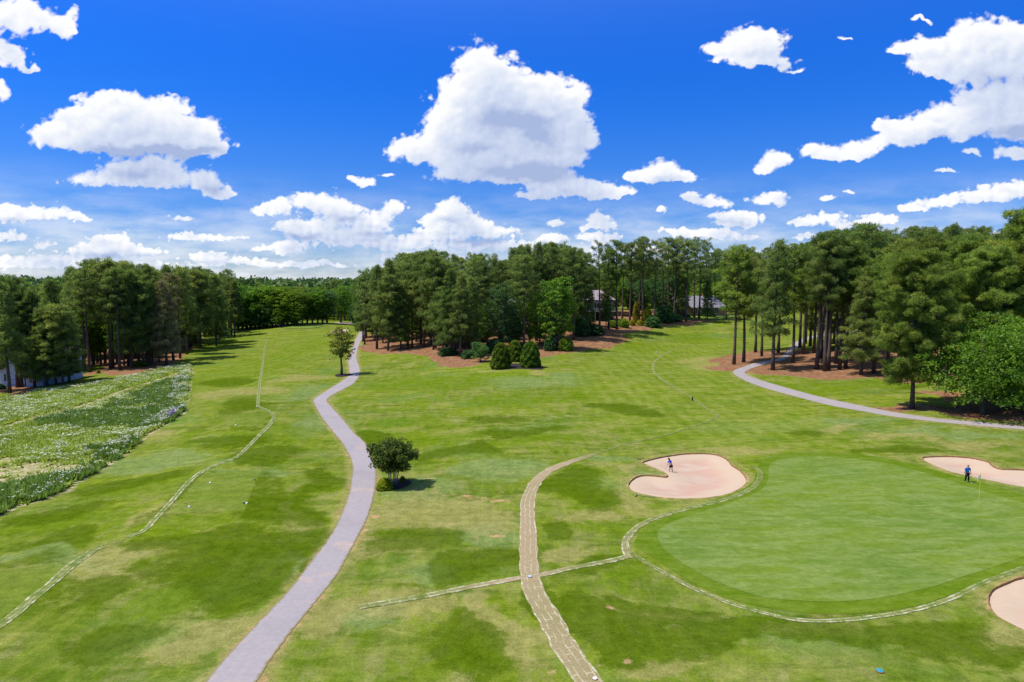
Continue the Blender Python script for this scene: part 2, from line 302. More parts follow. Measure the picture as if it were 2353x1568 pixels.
# ---------------------------------------------------------------- node helpers
class N:
    def __init__(s, mat): s.nt = mat.node_tree; s.mat = mat
    def new(s, t, **kw):
        nd = s.nt.nodes.new(t)
        for k, v in kw.items(): setattr(nd, k, v)
        return nd
    def _in(s, sock, v):
        if isinstance(v, bpy.types.NodeSocket): s.nt.links.new(v, sock)
        elif v is not None:
            if isinstance(v, (tuple, list)) and len(v) == 3 and len(sock.default_value) == 4: v = (*v, 1)
            sock.default_value = v
    def math(s, op, a, b=None, c=None, clamp=False):
        nd = s.new('ShaderNodeMath', operation=op, use_clamp=clamp); s._in(nd.inputs[0], a)
        if b is not None: s._in(nd.inputs[1], b)
        if c is not None: s._in(nd.inputs[2], c)
        return nd.outputs[0]
    def noise(s, vec, scale, detail=3, rough=.55, dist=0.0, col=False):
        nd = s.new('ShaderNodeTexNoise'); s._in(nd.inputs['Vector'], vec); nd.inputs['Scale'].default_value = scale
        nd.inputs['Detail'].default_value = detail; nd.inputs['Roughness'].default_value = rough; nd.inputs['Distortion'].default_value = dist
        return nd.outputs['Color' if col else 'Fac']
    def mapr(s, v, a, b, c=0.0, d=1.0, smooth=False):
        nd = s.new('ShaderNodeMapRange', interpolation_type='SMOOTHSTEP' if smooth else 'LINEAR')
        s._in(nd.inputs[0], v); s._in(nd.inputs[1], a); s._in(nd.inputs[2], b); s._in(nd.inputs[3], c); s._in(nd.inputs[4], d); return nd.outputs[0]
    def mix(s, f, a, b, mode='MIX'):
        nd = s.new('ShaderNodeMix', data_type='RGBA', blend_type=mode); s._in(nd.inputs[0], f); s._in(nd.inputs[6], a); s._in(nd.inputs[7], b); return nd.outputs[2]
    def attr(s, name): return s.new('ShaderNodeAttribute', attribute_name=name).outputs['Fac']
    def vscale(s, vec, v):
        nd = s.new('ShaderNodeVectorMath', operation='MULTIPLY'); s._in(nd.inputs[0], vec); nd.inputs[1].default_value = v; return nd.outputs[0]
    def vadd(s, a, b):
        nd = s.new('ShaderNodeVectorMath', operation='ADD'); s._in(nd.inputs[0], a); s._in(nd.inputs[1], b); return nd.outputs[0]
    def pos(s): return s.new('ShaderNodeNewGeometry').outputs['Position']
    def obj(s): return s.new('ShaderNodeTexCoord').outputs['Object']
    def rnd(s): return s.new('ShaderNodeObjectInfo').outputs['Random']
    def bump(s, h, strength=.5, dist=.05):
        nd = s.new('ShaderNodeBump'); nd.inputs['Strength'].default_value = strength; nd.inputs['Distance'].default_value = dist; s._in(nd.inputs['Height'], h); return nd.outputs[0]
def material(name):
    m = bpy.data.materials.new(name); m.use_nodes = True; m.node_tree.nodes.clear(); g = N(m)
    out = g.new('ShaderNodeOutputMaterial'); p = g.new('ShaderNodeBsdfPrincipled'); m.node_tree.links.new(p.outputs[0], out.inputs[0])
    p.inputs['Specular IOR Level'].default_value = .3
    return m, g, p, out
def simple(name, col, rough=.7, var=.12, scale=3.0, spec=.3, bump=0, metal=0):
    m, g, p, o = material(name); nz = g.noise(g.obj(), scale, 4)
    c = g.mix(g.mapr(nz, .3, .7), tuple(x*(1-var) for x in col), tuple(min(1, x*(1+var)) for x in col))
    g._in(p.inputs['Base Color'], c); p.inputs['Roughness'].default_value = rough; p.inputs['Specular IOR Level'].default_value = spec; p.inputs['Metallic'].default_value = metal
    if bump: g._in(p.inputs['Normal'], g.bump(g.noise(g.obj(), scale*6, 3), bump, .02))
    return m

def grass_material():
    m, g, p, out = material('turf'); pos = g.pos()
    flat = g.vscale(pos, (1, 1, 0))
    n1 = g.noise(flat, .045, 3, .55); n2 = g.noise(flat, .22, 4, .6); n3 = g.noise(flat, 1.3, 4, .65); n4 = g.noise(flat, 9, 3, .7); n5 = g.noise(flat, 30, 2, .7)
    streak = g.noise(g.vscale(pos, (.9, .16, 0)), 1.0, 4, .6, .6); streak2 = g.noise(g.vscale(pos, (.12, .5, 0)), 1.0, 4, .6, .8)
    bright = (.128, .172, .010); olive = (.098, .142, .014); pale = (.215, .215, .058); lush = (.056, .100, .003)
    c = g.mix(g.mapr(n1, .40, .60), olive, bright)
    c = g.mix(g.math('MULTIPLY', g.mapr(n2, .46, .64), .62), c, pale); n6 = g.noise(g.vscale(pos, (.6, .25, 0)), 1.0, 5, .7, .3); c = g.mix(g.math('MULTIPLY', g.mapr(n6, .50, .62), .42), c, (.205, .185, .075))
    c = g.mix(g.math('MULTIPLY', g.mapr(streak2, .50, .62), .60), c, lush)
    c = g.mix(g.math('MULTIPLY', g.mapr(streak, .5, .66), .40), c, (.20, .215, .036))
    cool = (.085, .155, .034); c = g.mix(g.math('MULTIPLY', g.mapr(g.noise(flat, .085, 3, .5), .54, .68), .5), c, cool)
    def edge(a, amt=.35):
        v = g.math('ADD', g.attr(a), g.math('MULTIPLY', g.math('SUBTRACT', n3, .5), amt*2)); v = g.math('ADD', v, g.math('MULTIPLY', g.math('SUBTRACT', n4, .5), amt*1.3)); return g.mapr(v, .25, .75, smooth=True)
    c = g.mix(g.math('MULTIPLY', edge('cool', .7), .60), c, g.mix(n3, (.100, .158, .040), (.180, .225, .085)))
    c = g.mix(g.math('MULTIPLY', edge('lime', .7), .58), c, g.mix(n3, (.066, .125, .002), (.115, .165, .006)))
    # fairway: tighter cut, mowing lines along its length
    wv = g.new('ShaderNodeTexWave', wave_type='BANDS', bands_direction='X', wave_profile='SIN'); g._in(wv.inputs['Vector'], g.vscale(pos, (1, .08, 0)))
    wv.inputs['Scale'].default_value = .13; wv.inputs['Distortion'].default_value = 1.2; wv.inputs['Detail'].default_value = 2; wv.inputs['Detail Scale'].default_value = .25
    fa = g.mix(wv.outputs['Fac'], (.098, .148, .008), (.145, .186, .022)); fa = g.mix(g.math('MULTIPLY', g.mapr(n2, .42, .62), .65), fa, (.185, .205, .038)); fa = g.mix(g.math('MULTIPLY', g.mapr(streak2, .5, .66), .55), fa, (.085, .128, .005))
    c = g.mix(g.math('MULTIPLY', g.attr('fair'), .6), c, fa)
    c = g.mix(g.math('MULTIPLY', edge('dry', .9), .60), c, g.mix(n4, (.20, .185, .052), (.285, .24, .095)))
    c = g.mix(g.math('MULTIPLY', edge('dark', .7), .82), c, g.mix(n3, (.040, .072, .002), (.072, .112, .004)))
    c = g.mix(g.math('MULTIPLY', g.attr('tee'), .8), c, g.mix(n2, (.098, .142, .012), (.135, .172, .030)))
    c = g.mix(edge('soil', .6), c, g.mix(n4, (.33, .17, .085), (.46, .29, .17)))
    mead = g.mix(g.mapr(n3, .4, .6), (.16, .19, .045), (.42, .33, .21)); c = g.mix(g.math('MULTIPLY', edge('meadow', .15), .85), c, mead)
    st = g.mix(g.mapr(n3, .3, .7), (.16, .070, .034), (.30, .165, .09)); st = g.mix(g.math('MULTIPLY', g.mapr(g.noise(flat, .5, 3), .5, .7), .6), st, (.34, .25, .13)); st = g.mix(g.math('MULTIPLY', n4, .5), st, (.12, .05, .025))
    c = g.mix(edge('straw', .35), c, st)
    # blade-scale grain
    gr = g.math('ADD', g.math('MULTIPLY', g.noise(flat, .9, 7, .86), .65), g.math('MULTIPLY', g.noise(flat, 7, 3, .8), .35))
    c = g.mix(1.0, c, g.mix(g.mapr(gr, .36, .64), (.50, .56, .40), (1.50, 1.42, 1.6)), 'MULTIPLY')
    g._in(p.inputs['Base Color'], c); p.inputs['Roughness'].default_value = .85; p.inputs['Specular IOR Level'].default_value = .0
    h = g.math('ADD', g.math('MULTIPLY', n3, .5), g.math('MULTIPLY', n4, .35)); h = g.math('ADD', h, g.math('MULTIPLY', n5, .2))
    g._in(p.inputs['Normal'], g.bump(h, .55, .12))
    return m
M = {}
M['turf'] = grass_material()
def turf_short(name, a, b, c3):
    m, g, p, o = material(name); flat = g.vscale(g.pos(), (1, 1, 0))
    n1 = g.noise(flat, .12, 3); n2 = g.noise(g.vscale(g.pos(), (.35, 1.1, 0)), .8, 4, .6, .5); n3 = g.noise(flat, 1.6, 7, .85)
    c = g.mix(g.mapr(n1, .35, .65), a, b); c = g.mix(g.math('MULTIPLY', g.mapr(n2, .42, .6), .7), c, c3); c = g.mix(g.math('MULTIPLY', g.mapr(g.noise(g.vscale(g.pos(), (.5, 1.6, 0)), 2.0, 4, .7, .4), .5, .62), .35), c, tuple(x*.72 for x in a))
    c = g.mix(1.0, c, g.mix(g.mapr(n3, .3, .7), (.72, .75, .62), (1.28, 1.25, 1.38)), 'MULTIPLY')
    g._in(p.inputs['Base Color'], c); p.inputs['Roughness'].default_value = .8; p.inputs['Specular IOR Level'].default_value = .0
    g._in(p.inputs['Normal'], g.bump(n3, .35, .03)); return m
M['green'] = turf_short('putting_turf', (.098, .155, .026), (.122, .172, .018), (.165, .212, .058))
M['collar'] = turf_short('collar_turf', (.074, .128, .006), (.094, .145, .009), (.125, .172, .022))
def path_mat():
    m, g, p, o = material('path_concrete'); flat = g.vscale(g.pos(), (1, 1, 0))
    n1 = g.noise(flat, .35, 4, .6); n2 = g.noise(flat, 3, 4, .7); n3 = g.noise(flat, 25, 3, .7)
    c = g.mix(g.mapr(n2, .3, .7), (.262, .228, .228), (.322, .280, .275)); c = g.mix(g.math('MULTIPLY', g.mapr(n1, .56, .72), .75), c, (.45, .315, .215))
    c = g.mix(g.math('MULTIPLY', g.mapr(n3, .45, .8), .35), c, (.14, .13, .145))
    c = g.mix(g.math('MULTIPLY', g.mapr(g.noise(flat, .16, 5, .7), .5, .66), .35), c, (.19, .165, .175))
    c = g.mix(g.mapr(g.math('ADD', g.attr('rim'), g.math('MULTIPLY', g.noise(flat, 2.4, 5, .75), .9)), 1.12, 1.34), c, g.mix(n2, (.13, .13, .035), (.26, .19, .11)))
    g._in(p.inputs['Base Color'], c); p.inputs['Roughness'].default_value = .85; g._in(p.inputs['Normal'], g.bump(n3, .3, .01)); return m
M['path'] = path_mat()
def sand_mat():
    m, g, p, o = material('bunker_sand'); pos = g.pos(); dp = g.attr('deep')
    n1 = g.noise(g.vscale(pos, (.35, .8, 0)), .6, 4, .55, .4); rk = g.noise(g.vscale(pos, (1.2, 9, 0)), 1.0, 3, .6, .3); n3 = g.noise(pos, 14, 3)
    c = g.mix(g.mapr(rk, .3, .7), (.42, .305, .205), (.47, .352, .242)); wet = g.math('MULTIPLY', g.mapr(n1, .42, .58, smooth=True), dp)
    c = g.mix(g.math('MULTIPLY', wet, .85), c, (.42, .225, .135)); c = g.mix(g.math('MULTIPLY', dp, .35), c, (.39, .285, .245))
    c = g.mix(g.math('MULTIPLY', n3, .15), c, (.34, .26, .22))
    g._in(p.inputs['Base Color'], c); p.inputs['Roughness'].default_value = .95; g._in(p.inputs['Normal'], g.bump(g.math('ADD', rk, g.math('MULTIPLY', n3, .4)), .3, .03)); return m
M['sand'] = sand_mat()
M['soil'] = simple('lip_soil', (.20, .105, .045), .95, .35, 5, .1, .6)
M['mulch'] = simple('mulch', (.030, .022, .022), .95, .4, 6, .1, .8)
def strip_mat():
    m, g, p, o = material('new_sod'); tc = g.new('ShaderNodeTexCoord'); pos = g.pos(); flat = g.vscale(pos, (1, 1, 0))
    nz = g.noise(flat, 2.2, 3, .6, col=True); wob = g.new('ShaderNodeVectorMath', operation='SUBTRACT'); g._in(wob.inputs[0], nz); wob.inputs[1].default_value = (.5, .5, .5)
    uv = g.vadd(tc.outputs['UV'], g.vscale(wob.outputs[0], (.22, .22, 0)))
    br = g.new('ShaderNodeTexBrick'); g._in(br.inputs['Vector'], uv); br.inputs['Scale'].default_value = 1; br.inputs['Brick Width'].default_value = 1.25; br.inputs['Row Height'].default_value = .42
    br.inputs['Mortar Size'].default_value = .035; br.inputs['Mortar Smooth'].default_value = .3
    n1 = g.noise(flat, .35, 3); n2 = g.noise(flat, 1.1, 4, .6); n3 = g.noise(flat, 12, 3)
    body = g.mix(g.mapr(g.attr('brown'), .2, .8), g.mix(g.mapr(n2, .4, .6), (.085, .125, .008), (.16, .17, .036)), g.mix(g.mapr(n3, .35, .65), (.20, .145, .07), (.36, .27, .155)))
    ed = g.attr('rim')
    seam = g.math('MULTIPLY', br.outputs['Fac'], g.mapr(n2, .42, .62, 0, .8)); rim = g.math('MULTIPLY', g.mapr(ed, .2, .6), g.mapr(g.noise(flat, 1.3, 4, .7), .47, .60))
    f = g.math('MAXIMUM', seam, rim); f = g.math('MULTIPLY', f, g.mapr(g.attr('faint'), 0, 1, .9, .10))
    c = g.mix(f, body, g.mix(n3, (.36, .34, .20), (.60, .56, .44)))
    g._in(p.inputs['Base Color'], c); p.inputs['Roughness'].default_value = .9; g._in(p.inputs['Normal'], g.bump(n3, .5, .04)); return m
M['strip'] = strip_mat()

# ---------------------------------------------------------------- ground sheet
th = np.concatenate([np.arange(-180, -62, 5.9), np.arange(-62, 62.01, .2), np.arange(64, 176, 5.9)])
rr = [3.0, 8, 14, 20]; r = 24.0
while r < 430: rr.append(r); r *= 1.0068 if r > 32 else 1.012
while r < 9000: rr.append(r); r *= 1.05
rr = np.array(rr); T, RR = np.meshgrid(np.radians(th), rr); X = (RR*np.sin(T)).ravel(); Y = (RR*np.cos(T)).ravel()
Zg = ground_z(X, Y)
for b in BUNK[:3]:
    sd = poly_sd(b, X, Y); Zg = Zg - 1.0*(sd < .75)
nr, na = len(rr), len(th); idx = np.arange(nr*na).reshape(nr, na)
q = np.stack([idx[:-1], np.roll(idx, -1, 1)[:-1], np.roll(idx, -1, 1)[1:], idx[1:]], -1).reshape(-1, 4)[:, ::-1]
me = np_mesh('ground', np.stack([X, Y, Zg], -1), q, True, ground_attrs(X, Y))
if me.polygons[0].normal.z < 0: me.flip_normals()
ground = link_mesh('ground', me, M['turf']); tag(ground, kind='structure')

def cdt_patch(poly, spacing, out=0.0):
    """triangulate in and around a polygon: verts (n,2), tris inside, tris outside within `out`"""
    x0, y0 = poly.min(0)-out-spacing; x1, y1 = poly.max(0)+out+spacing
    gx, gy = np.meshgrid(np.arange(x0, x1, spacing), np.arange(y0, y1, spacing)); gx = gx+(np.arange(gx.shape[0]) % 2)[:, None]*spacing*.5
    g = np.stack([gx.ravel(), gy.ravel()], -1); sd = poly_sd(poly, g[:, 0], g[:, 1])
    g = g[(np.abs(sd) > spacing*.35) & (sd < out+spacing*.3)]
    V = [Vector(p) for p in poly]+[Vector(p) for p in g]; m = len(poly)
    r = delaunay_2d_cdt(V, [(i, (i+1) % m) for i in range(m)], [], 0, 1e-5)
    V2 = np.array([tuple(v) for v in r[0]]); F = np.array([f for f in r[2] if len(f) == 3])
    c = V2[F].mean(1); sd = poly_sd(poly, c[:, 0], c[:, 1])
    area = np.abs(np.cross(V2[F[:, 1]]-V2[F[:, 0]], V2[F[:, 2]]-V2[F[:, 0]])); ok = area > 1e-6
    return V2, F[(sd < 0) & ok], F[(sd > 0) & (sd < out) & ok]
def used(V, F):
    u, inv = np.unique(F, return_inverse=True); return V[u], inv.reshape(F.shape)
def up(me):
    if me.polygons[0].normal.z < 0: me.flip_normals()
    return me
def sheet(name, poly, spacing, lift, mat):
    V, Fi, _ = cdt_patch(poly, spacing); V, F = used(V, Fi)
    return link_mesh(name, up(np_mesh(name, np.column_stack([V, ground_z(V[:, 0], V[:, 1])+lift]), F, True)), mat)
def dense(poly, step):
    m = len(poly); out = []
    for i in range(m):
        a, b = poly[i], poly[(i+1) % m]; k = max(1, int(np.hypot(*(b-a))/step))
        for j in range(k): out.append(a+(b-a)*j/k)
    return np.array(out)
for i, b in enumerate(BUNK):
    near = i < 3; sp = .45 if near else 1.6
    b = dense(b, sp); V, Fi, Fo = cdt_patch(b, sp, 1.5 if near else .01)
    Vi, F = used(V, Fi); sd = -poly_sd(b, Vi[:, 0], Vi[:, 1]); lo = .13 if near else -.12
    z = ground_z(Vi[:, 0], Vi[:, 1])-lo-(.42 if near else 0)*sstep(0, 3.5, sd)
    s = link_mesh('sand_bunker', up(np_mesh('sand_bunker', np.column_stack([Vi, z]), F, True, dict(deep=sstep(.8, 3.0, sd)))), M['sand']); tag(s, kind='structure')
    if near:
        Vo, F = used(V, Fo)
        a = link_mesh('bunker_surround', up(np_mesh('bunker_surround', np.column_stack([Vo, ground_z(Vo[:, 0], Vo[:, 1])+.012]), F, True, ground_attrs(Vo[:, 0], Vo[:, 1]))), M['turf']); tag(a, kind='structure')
        # cut soil lip: wall from the sand up to the turf with a ragged overhanging edge
        bz = ground_z(b[:, 0], b[:, 1]); m = len(b); nrm = np.roll(b, -1, 0)-np.roll(b, 1, 0); nrm = np.stack([nrm[:, 1], -nrm[:, 0]], -1); nrm /= np.linalg.norm(nrm, axis=1)[:, None]+1e-9
        if poly_sd(b, b[:1, 0]+nrm[:1, 0]*.2, b[:1, 1]+nrm[:1, 1]*.2)[0] < 0: nrm = -nrm
        rg = np.random.RandomState(5+i); j = rg.uniform(-.03, .05, m)
        rows = [np.column_stack([b-nrm*.03, bz-.22]), np.column_stack([b-nrm*(.02+j[:, None]*.5), bz-.03]), np.column_stack([b+nrm*.03, bz+.022+j*.35]), np.column_stack([b+nrm*.10, bz-.02])]
        V = np.vstack(rows); F = []
        for rr_ in range(3):
            for k in range(m): F.append((rr_*m+k, rr_*m+(k+1) % m, (rr_+1)*m+(k+1) % m, (rr_+1)*m+k))
        l = link_mesh('bunker_lip', py_mesh('bunker_lip', V, F, True), M['soil']); tag(l, kind='structure')
tag(sheet('green_collar', dense(COLLAR, .6), .9, .018, M['collar']), kind='structure')
tag(sheet('putting_green', dense(GREEN, .6), .9, .034, M['green']), kind='structure')
tag(sheet('putting_green', dense(LEFTGREEN, 3), 3, .12, M['green']), kind='structure')
for b in (BED1, BED2, BED3): tag(sheet('mulch_bed', dense(b, .3), .35, .05, M['mulch']), kind='structure')

def ribbon(name, L, Rr, lift, mat, cross=4, uv=False, side=.06):
    m = len(L); V = []; U = []; s = np.concatenate([[0], np.cumsum(np.hypot(*np.diff((L+Rr)/2, axis=0).T))])
    w = np.hypot(*(Rr-L).T)
    for j in range(cross+1):
        t = j/cross; p = L*(1-t)+Rr*t; z = ground_z(p[:, 0], p[:, 1])+lift+.008*math.sin(math.pi*t)
        V.append(np.column_stack([p, z])); U.append(np.column_stack([s, w*t]))
    F = []
    for j in range(cross):
        for i in range(m-1): F.append((j*m+i, j*m+i+1, (j+1)*m+i+1, (j+1)*m+i))
    V = np.vstack(V); nV = len(V)
    if side:   # skirt down into the turf
        e0 = V[:m].copy(); e0[:, 2] -= side+.05; e1 = V[cross*m:].copy(); e1[:, 2] -= side+.05; V = np.vstack([V, e0, e1])
        U += [U[0], U[-1]]
        for i in range(m-1): F.append((nV+i, nV+i+1, i+1, i)); F.append((cross*m+i, cross*m+i+1, nV+m+i+1, nV+m+i))
    return V, np.array(F), np.vstack(U)
rgp = np.random.RandomState(3)
for L, Rr, nm in ((pathL[0], pathL[1], 'cart_path'), (pathR[0], pathR[1], 'cart_path')):
    # slightly chewed edges
    L = resample(L, 900); Rr = resample(Rr, 900)
    jl = (vnoise(L[:, 0], L[:, 1], .35, 7)-.5)*.08; jr = (vnoise(Rr[:, 0], Rr[:, 1], .3, 9)-.5)*.10
    dv = Rr-L; dv /= np.linalg.norm(dv, axis=1)[:, None]; L = L+dv*jl[:, None]; Rr = Rr+dv*jr[:, None]
    V, F, U = ribbon(nm, L, Rr, .026, M['path'], 6)
    rim_ = np.concatenate([np.repeat([1., .25, 0, 0, 0, .25, 1.], len(L)), np.ones(2*len(L))]); o = link_mesh(nm, up(np_mesh(nm, V, F, False, dict(rim=rim_))), M['path']); tag(o, kind='structure')

def sod(pts, width, brown, faint, lift=.026, gaps=()):
    c = resample(wline(pts, 6), max(30, int(len(pts)*24))); t = np.gradient(c, axis=0); t /= np.linalg.norm(t, axis=1)[:, None]; nn = np.stack([-t[:, 1], t[:, 0]], -1)
    w = np.interp(np.linspace(0, 1, len(c)), np.linspace(0, 1, len(width)), width) if isinstance(width, list) else np.full(len(c), width); wmax = max(width) if isinstance(width, list) else width
    w = w+(vnoise(c[:, 0], c[:, 1], .9, 5)-.5)*.22*wmax; width = wmax
    L = c+nn*w[:, None]/2; Rr = c-nn*w[:, None]/2
    V, F, U = ribbon('sod', L, Rr, lift, None, 8, side=0)
    m = len(c); tt = np.repeat(np.linspace(0, 1, 9), m); along = np.tile(np.linspace(0, 1, m), 9)
    rim = 1-sstep(0, .16, np.minimum(tt, 1-tt)*width/1.3*1.3)
    br = np.interp(along, np.linspace(0, 1, len(brown)), brown); fa = np.interp(along, np.linspace(0, 1, len(faint)), faint)
    o = link_mesh('sod_strip', up(np_mesh('sod_strip', V, F, True, dict(rim=1-sstep(.0, .22, np.minimum(tt, 1-tt)*width), brown=br, faint=fa), U)), M['strip']); tag(o, kind='structure')
sod([(1372,1600),(1345,1555),(1300,1490),(1262,1420),(1232,1370),(1220,1335),(1215,1290),(1214,1230),(1212,1170),(1216,1140),(1232,1108),(1262,1082),(1310,1062),(1380,1040)], [1.5,1.45,1.4,1.3,1.3,1.25,1.1,.6], [.6,.7,.6,.7,.8,1,1,.8,.7,.7,.8,.9,.6,.2], [0,0,0,0,0,.3,0,0,0,0,0,.2,.6,1])
sod([(1383,1039),(1450,1018),(1530,1000),(1600,978),(1650,958),(1625,940),(1590,915),(1545,888),(1515,868),(1500,848),(1510,826),(1545,806),(1600,793)], .42, [.1,.1,.1,.2,.3,.1,.1], [1,1,.9,.8,.7,.5,.5,.5,.5,.6,.8], .03)
sod([(826,1396),(900,1384),(1000,1366),(1100,1346),(1206,1327)], .62, [.3,.2,.5,1], [0,.2,0,.2], .03)
sod([(1230,1325),(1320,1305),(1400,1290),(1438,1281)], .62, [.8,.4,.3,.3], [0,0,0,.1], .03)
sod([(1446,1284),(1438,1262),(1440,1240),(1465,1212),(1510,1190),(1580,1170),(1660,1150),(1715,1130),(1742,1108),(1746,1085),(1728,1070)], .6, [.5,.3,.2,.1,.1,.1], [.1,.2,.5,.6,.9,1], .03)
sod([(1450,1272),(1475,1288),(1540,1325),(1620,1365),(1700,1394),(1800,1420),(1880,1428),(1980,1422),(2090,1405),(2180,1378),(2260,1340),(2353,1305)], .42, [.2,.3,.2,.1,.2,.1,.1], [.3,.2,.3,.1,.0,.1,.5,.8], .03)
sod([(-30,1458),(30,1415),(80,1372),(120,1340),(165,1300),(215,1266),(240,1256)], .75, [.2,.1,.2], [0,.1,.1,.3], .03)
sod([(290,1236),(330,1220),(360,1190),(395,1152),(430,1112),(462,1086),(500,1068),(545,1050),(575,1022),(600,996),(622,974),(629,957),(615,944),(594,935)], .52, [.1,.1,.1,.2,.2,.1,.1], [.1,.1,0,0,.2,.1,.0,.3,.5,.5], .03)
sod([(592,936),(594,910),(597,880),(602,850),(607,810),(613,778)], .48, [.2,.1,.1], [.1,.4,.5,.7,.8], .03)

# ---------------------------------------------------------------- foliage
def leaf_mat(name, lo, hi, yel, transl=.35):
    m, g, p, out = material(name); v = g.attr('var'); rnd = g.rnd()
    c = g.mix(v, lo, hi); c = g.mix(g.math('MULTIPLY', g.mapr(g.math('ADD', v, g.math('MULTIPLY', rnd, .9)), 1.0, 1.7), .75), c, yel)
    hsv = g.new('ShaderNodeHueSaturation'); g._in(hsv.inputs['Color'], c); g._in(hsv.inputs['Value'], g.mapr(rnd, 0, 1, .78, 1.2)); g._in(hsv.inputs['Hue'], g.mapr(g.math('FRACT', g.math('MULTIPLY', rnd, 7.31)), 0, 1, .487, .513))
    c = hsv.outputs[0]
    g._in(p.inputs['Base Color'], c); p.inputs['Roughness'].default_value = .6; p.inputs['Specular IOR Level'].default_value = .25
    tr = g.new('ShaderNodeBsdfTranslucent'); g._in(tr.inputs['Color'], g.mix(1.0, c, (1.25, 1.35, .6, 1), 'MULTIPLY'))
    mx = g.new('ShaderNodeMixShader'); mx.inputs[0].default_value = transl; g.nt.links.new(p.outputs[0], mx.inputs[1]); g.nt.links.new(tr.outputs[0], mx.inputs[2]); g.nt.links.new(mx.outputs[0], out.inputs[0]); return m
M['pine'] = leaf_mat('pine_needles', (.100, .158, .050), (.215, .270, .080), (.29, .29, .10), .58)
M['pine_tan'] = leaf_mat('pine_needles_olive', (.16, .155, .075), (.29, .25, .13), (.34, .26, .15), .4)
M['pine_yellow'] = leaf_mat('pine_needles_yellow', (.108, .168, .030), (.215, .280, .052), (.31, .33, .065), .5)  # yellower needle colour for the right grove and big pines
M['broad'] = leaf_mat('broad_leaves', (.075, .175, .020), (.16, .29, .032), (.22, .34, .03), .5)
M['broad_dark'] = leaf_mat('broad_leaves_dark', (.045, .105, .038), (.10, .19, .058), (.14, .25, .05), .45)
M['broad_lime'] = leaf_mat('broad_leaves_lime', (.105, .19, .014), (.19, .30, .025), (.26, .34, .03), .45)
M['maple'] = leaf_mat('maple_leaves', (.105, .195, .022), (.225, .335, .032), (.29, .39, .04), .5)
M['holly'] = leaf_mat('holly_leaves', (.065, .125, .010), (.18, .26, .020), (.30, .36, .028), .4)
M['crepe'] = leaf_mat('small_dark_leaves', (.040, .070, .010), (.10, .14, .018), (.18, .20, .028), .35)
M['gold'] = leaf_mat('gold_leaves', (.20, .22, .01), (.36, .36, .02), (.45, .38, .03), .35)
M['copper'] = leaf_mat('copper_leaves', (.22, .15, .02), (.36, .24, .03), (.30, .30, .03), .35)
def bark_mat(name, a, b):
    m, g, p, o = material(name); v = g.vscale(g.obj(), (6, 6, .9)); n1 = g.noise(v, 1.5, 4, .7)
    c = g.mix(g.mapr(n1, .35, .65), a, b); g._in(p.inputs['Base Color'], c); p.inputs['Roughness'].default_value = .95; p.inputs['Specular IOR Level'].default_value = .1
    g._in(p.inputs['Normal'], g.bump(n1, .8, .05)); return m
M['pbark'] = bark_mat('pine_bark', (.050, .036, .030), (.135, .100, .082)); M['bark'] = bark_mat('grey_bark', (.06, .05, .04), (.15, .13, .105)); M['pale_bark'] = bark_mat('pale_bark', (.18, .15, .12), (.34, .30, .26))

def leaf_tris(C, rad, nper, ln, wd, up_bias, rg, radial=True, var=None, flat=1.0):
    """small leaf faces scattered round clump centres C (k,3)"""
    k = len(C); c = np.repeat(C, nper, 0); rd = np.repeat(rad, nper) if np.ndim(rad) else np.full(k*nper, rad)
    n_ = len(c); d = rg.normal(size=(n_, 3)); d[:, 2] = d[:, 2]*flat+up_bias; d /= np.linalg.norm(d, axis=1)[:, None]
    off = d*(rd*rg.uniform(.25, 1, n_)**.6)[:, None]; off[:, 2] *= flat; p = c+off
    dirs = d+rg.normal(size=(n_, 3))*(.35 if radial else 1.2); dirs /= np.linalg.norm(dirs, axis=1)[:, None]
    side = np.cross(dirs, np.array([0, 0, .7])+rg.normal(size=(n_, 3))); side /= np.linalg.norm(side, axis=1)[:, None]+1e-9
    L = ln*rg.uniform(.65, 1.3, n_)[:, None]; Wd = wd*rg.uniform(.7, 1.3, n_)[:, None]
    if radial:
        V = np.stack([p-side*Wd*.5, p+side*Wd*.5, p+dirs*L], 1)
    else:
        V = np.stack([p-dirs*L*.5, p+side*Wd*.5+dirs*L*.05, p+dirs*L*.5], 1)
        V = np.concatenate([V, np.stack([p-dirs*L*.5, p+dirs*L*.5, p-side*Wd*.5+dirs*L*.05], 1)], 0)
        n_ *= 2; var = None if var is None else var
    vv = np.repeat(var, nper) if var is not None else rg.uniform(0, 1, len(c))
    if not radial: vv = np.concatenate([vv, vv])
    vv = np.clip(vv+rg.uniform(-.22, .22, len(vv)), 0, 1)
    return V.reshape(-1, 3), np.arange(n_*3).reshape(-1, 3), np.repeat(vv, 3)

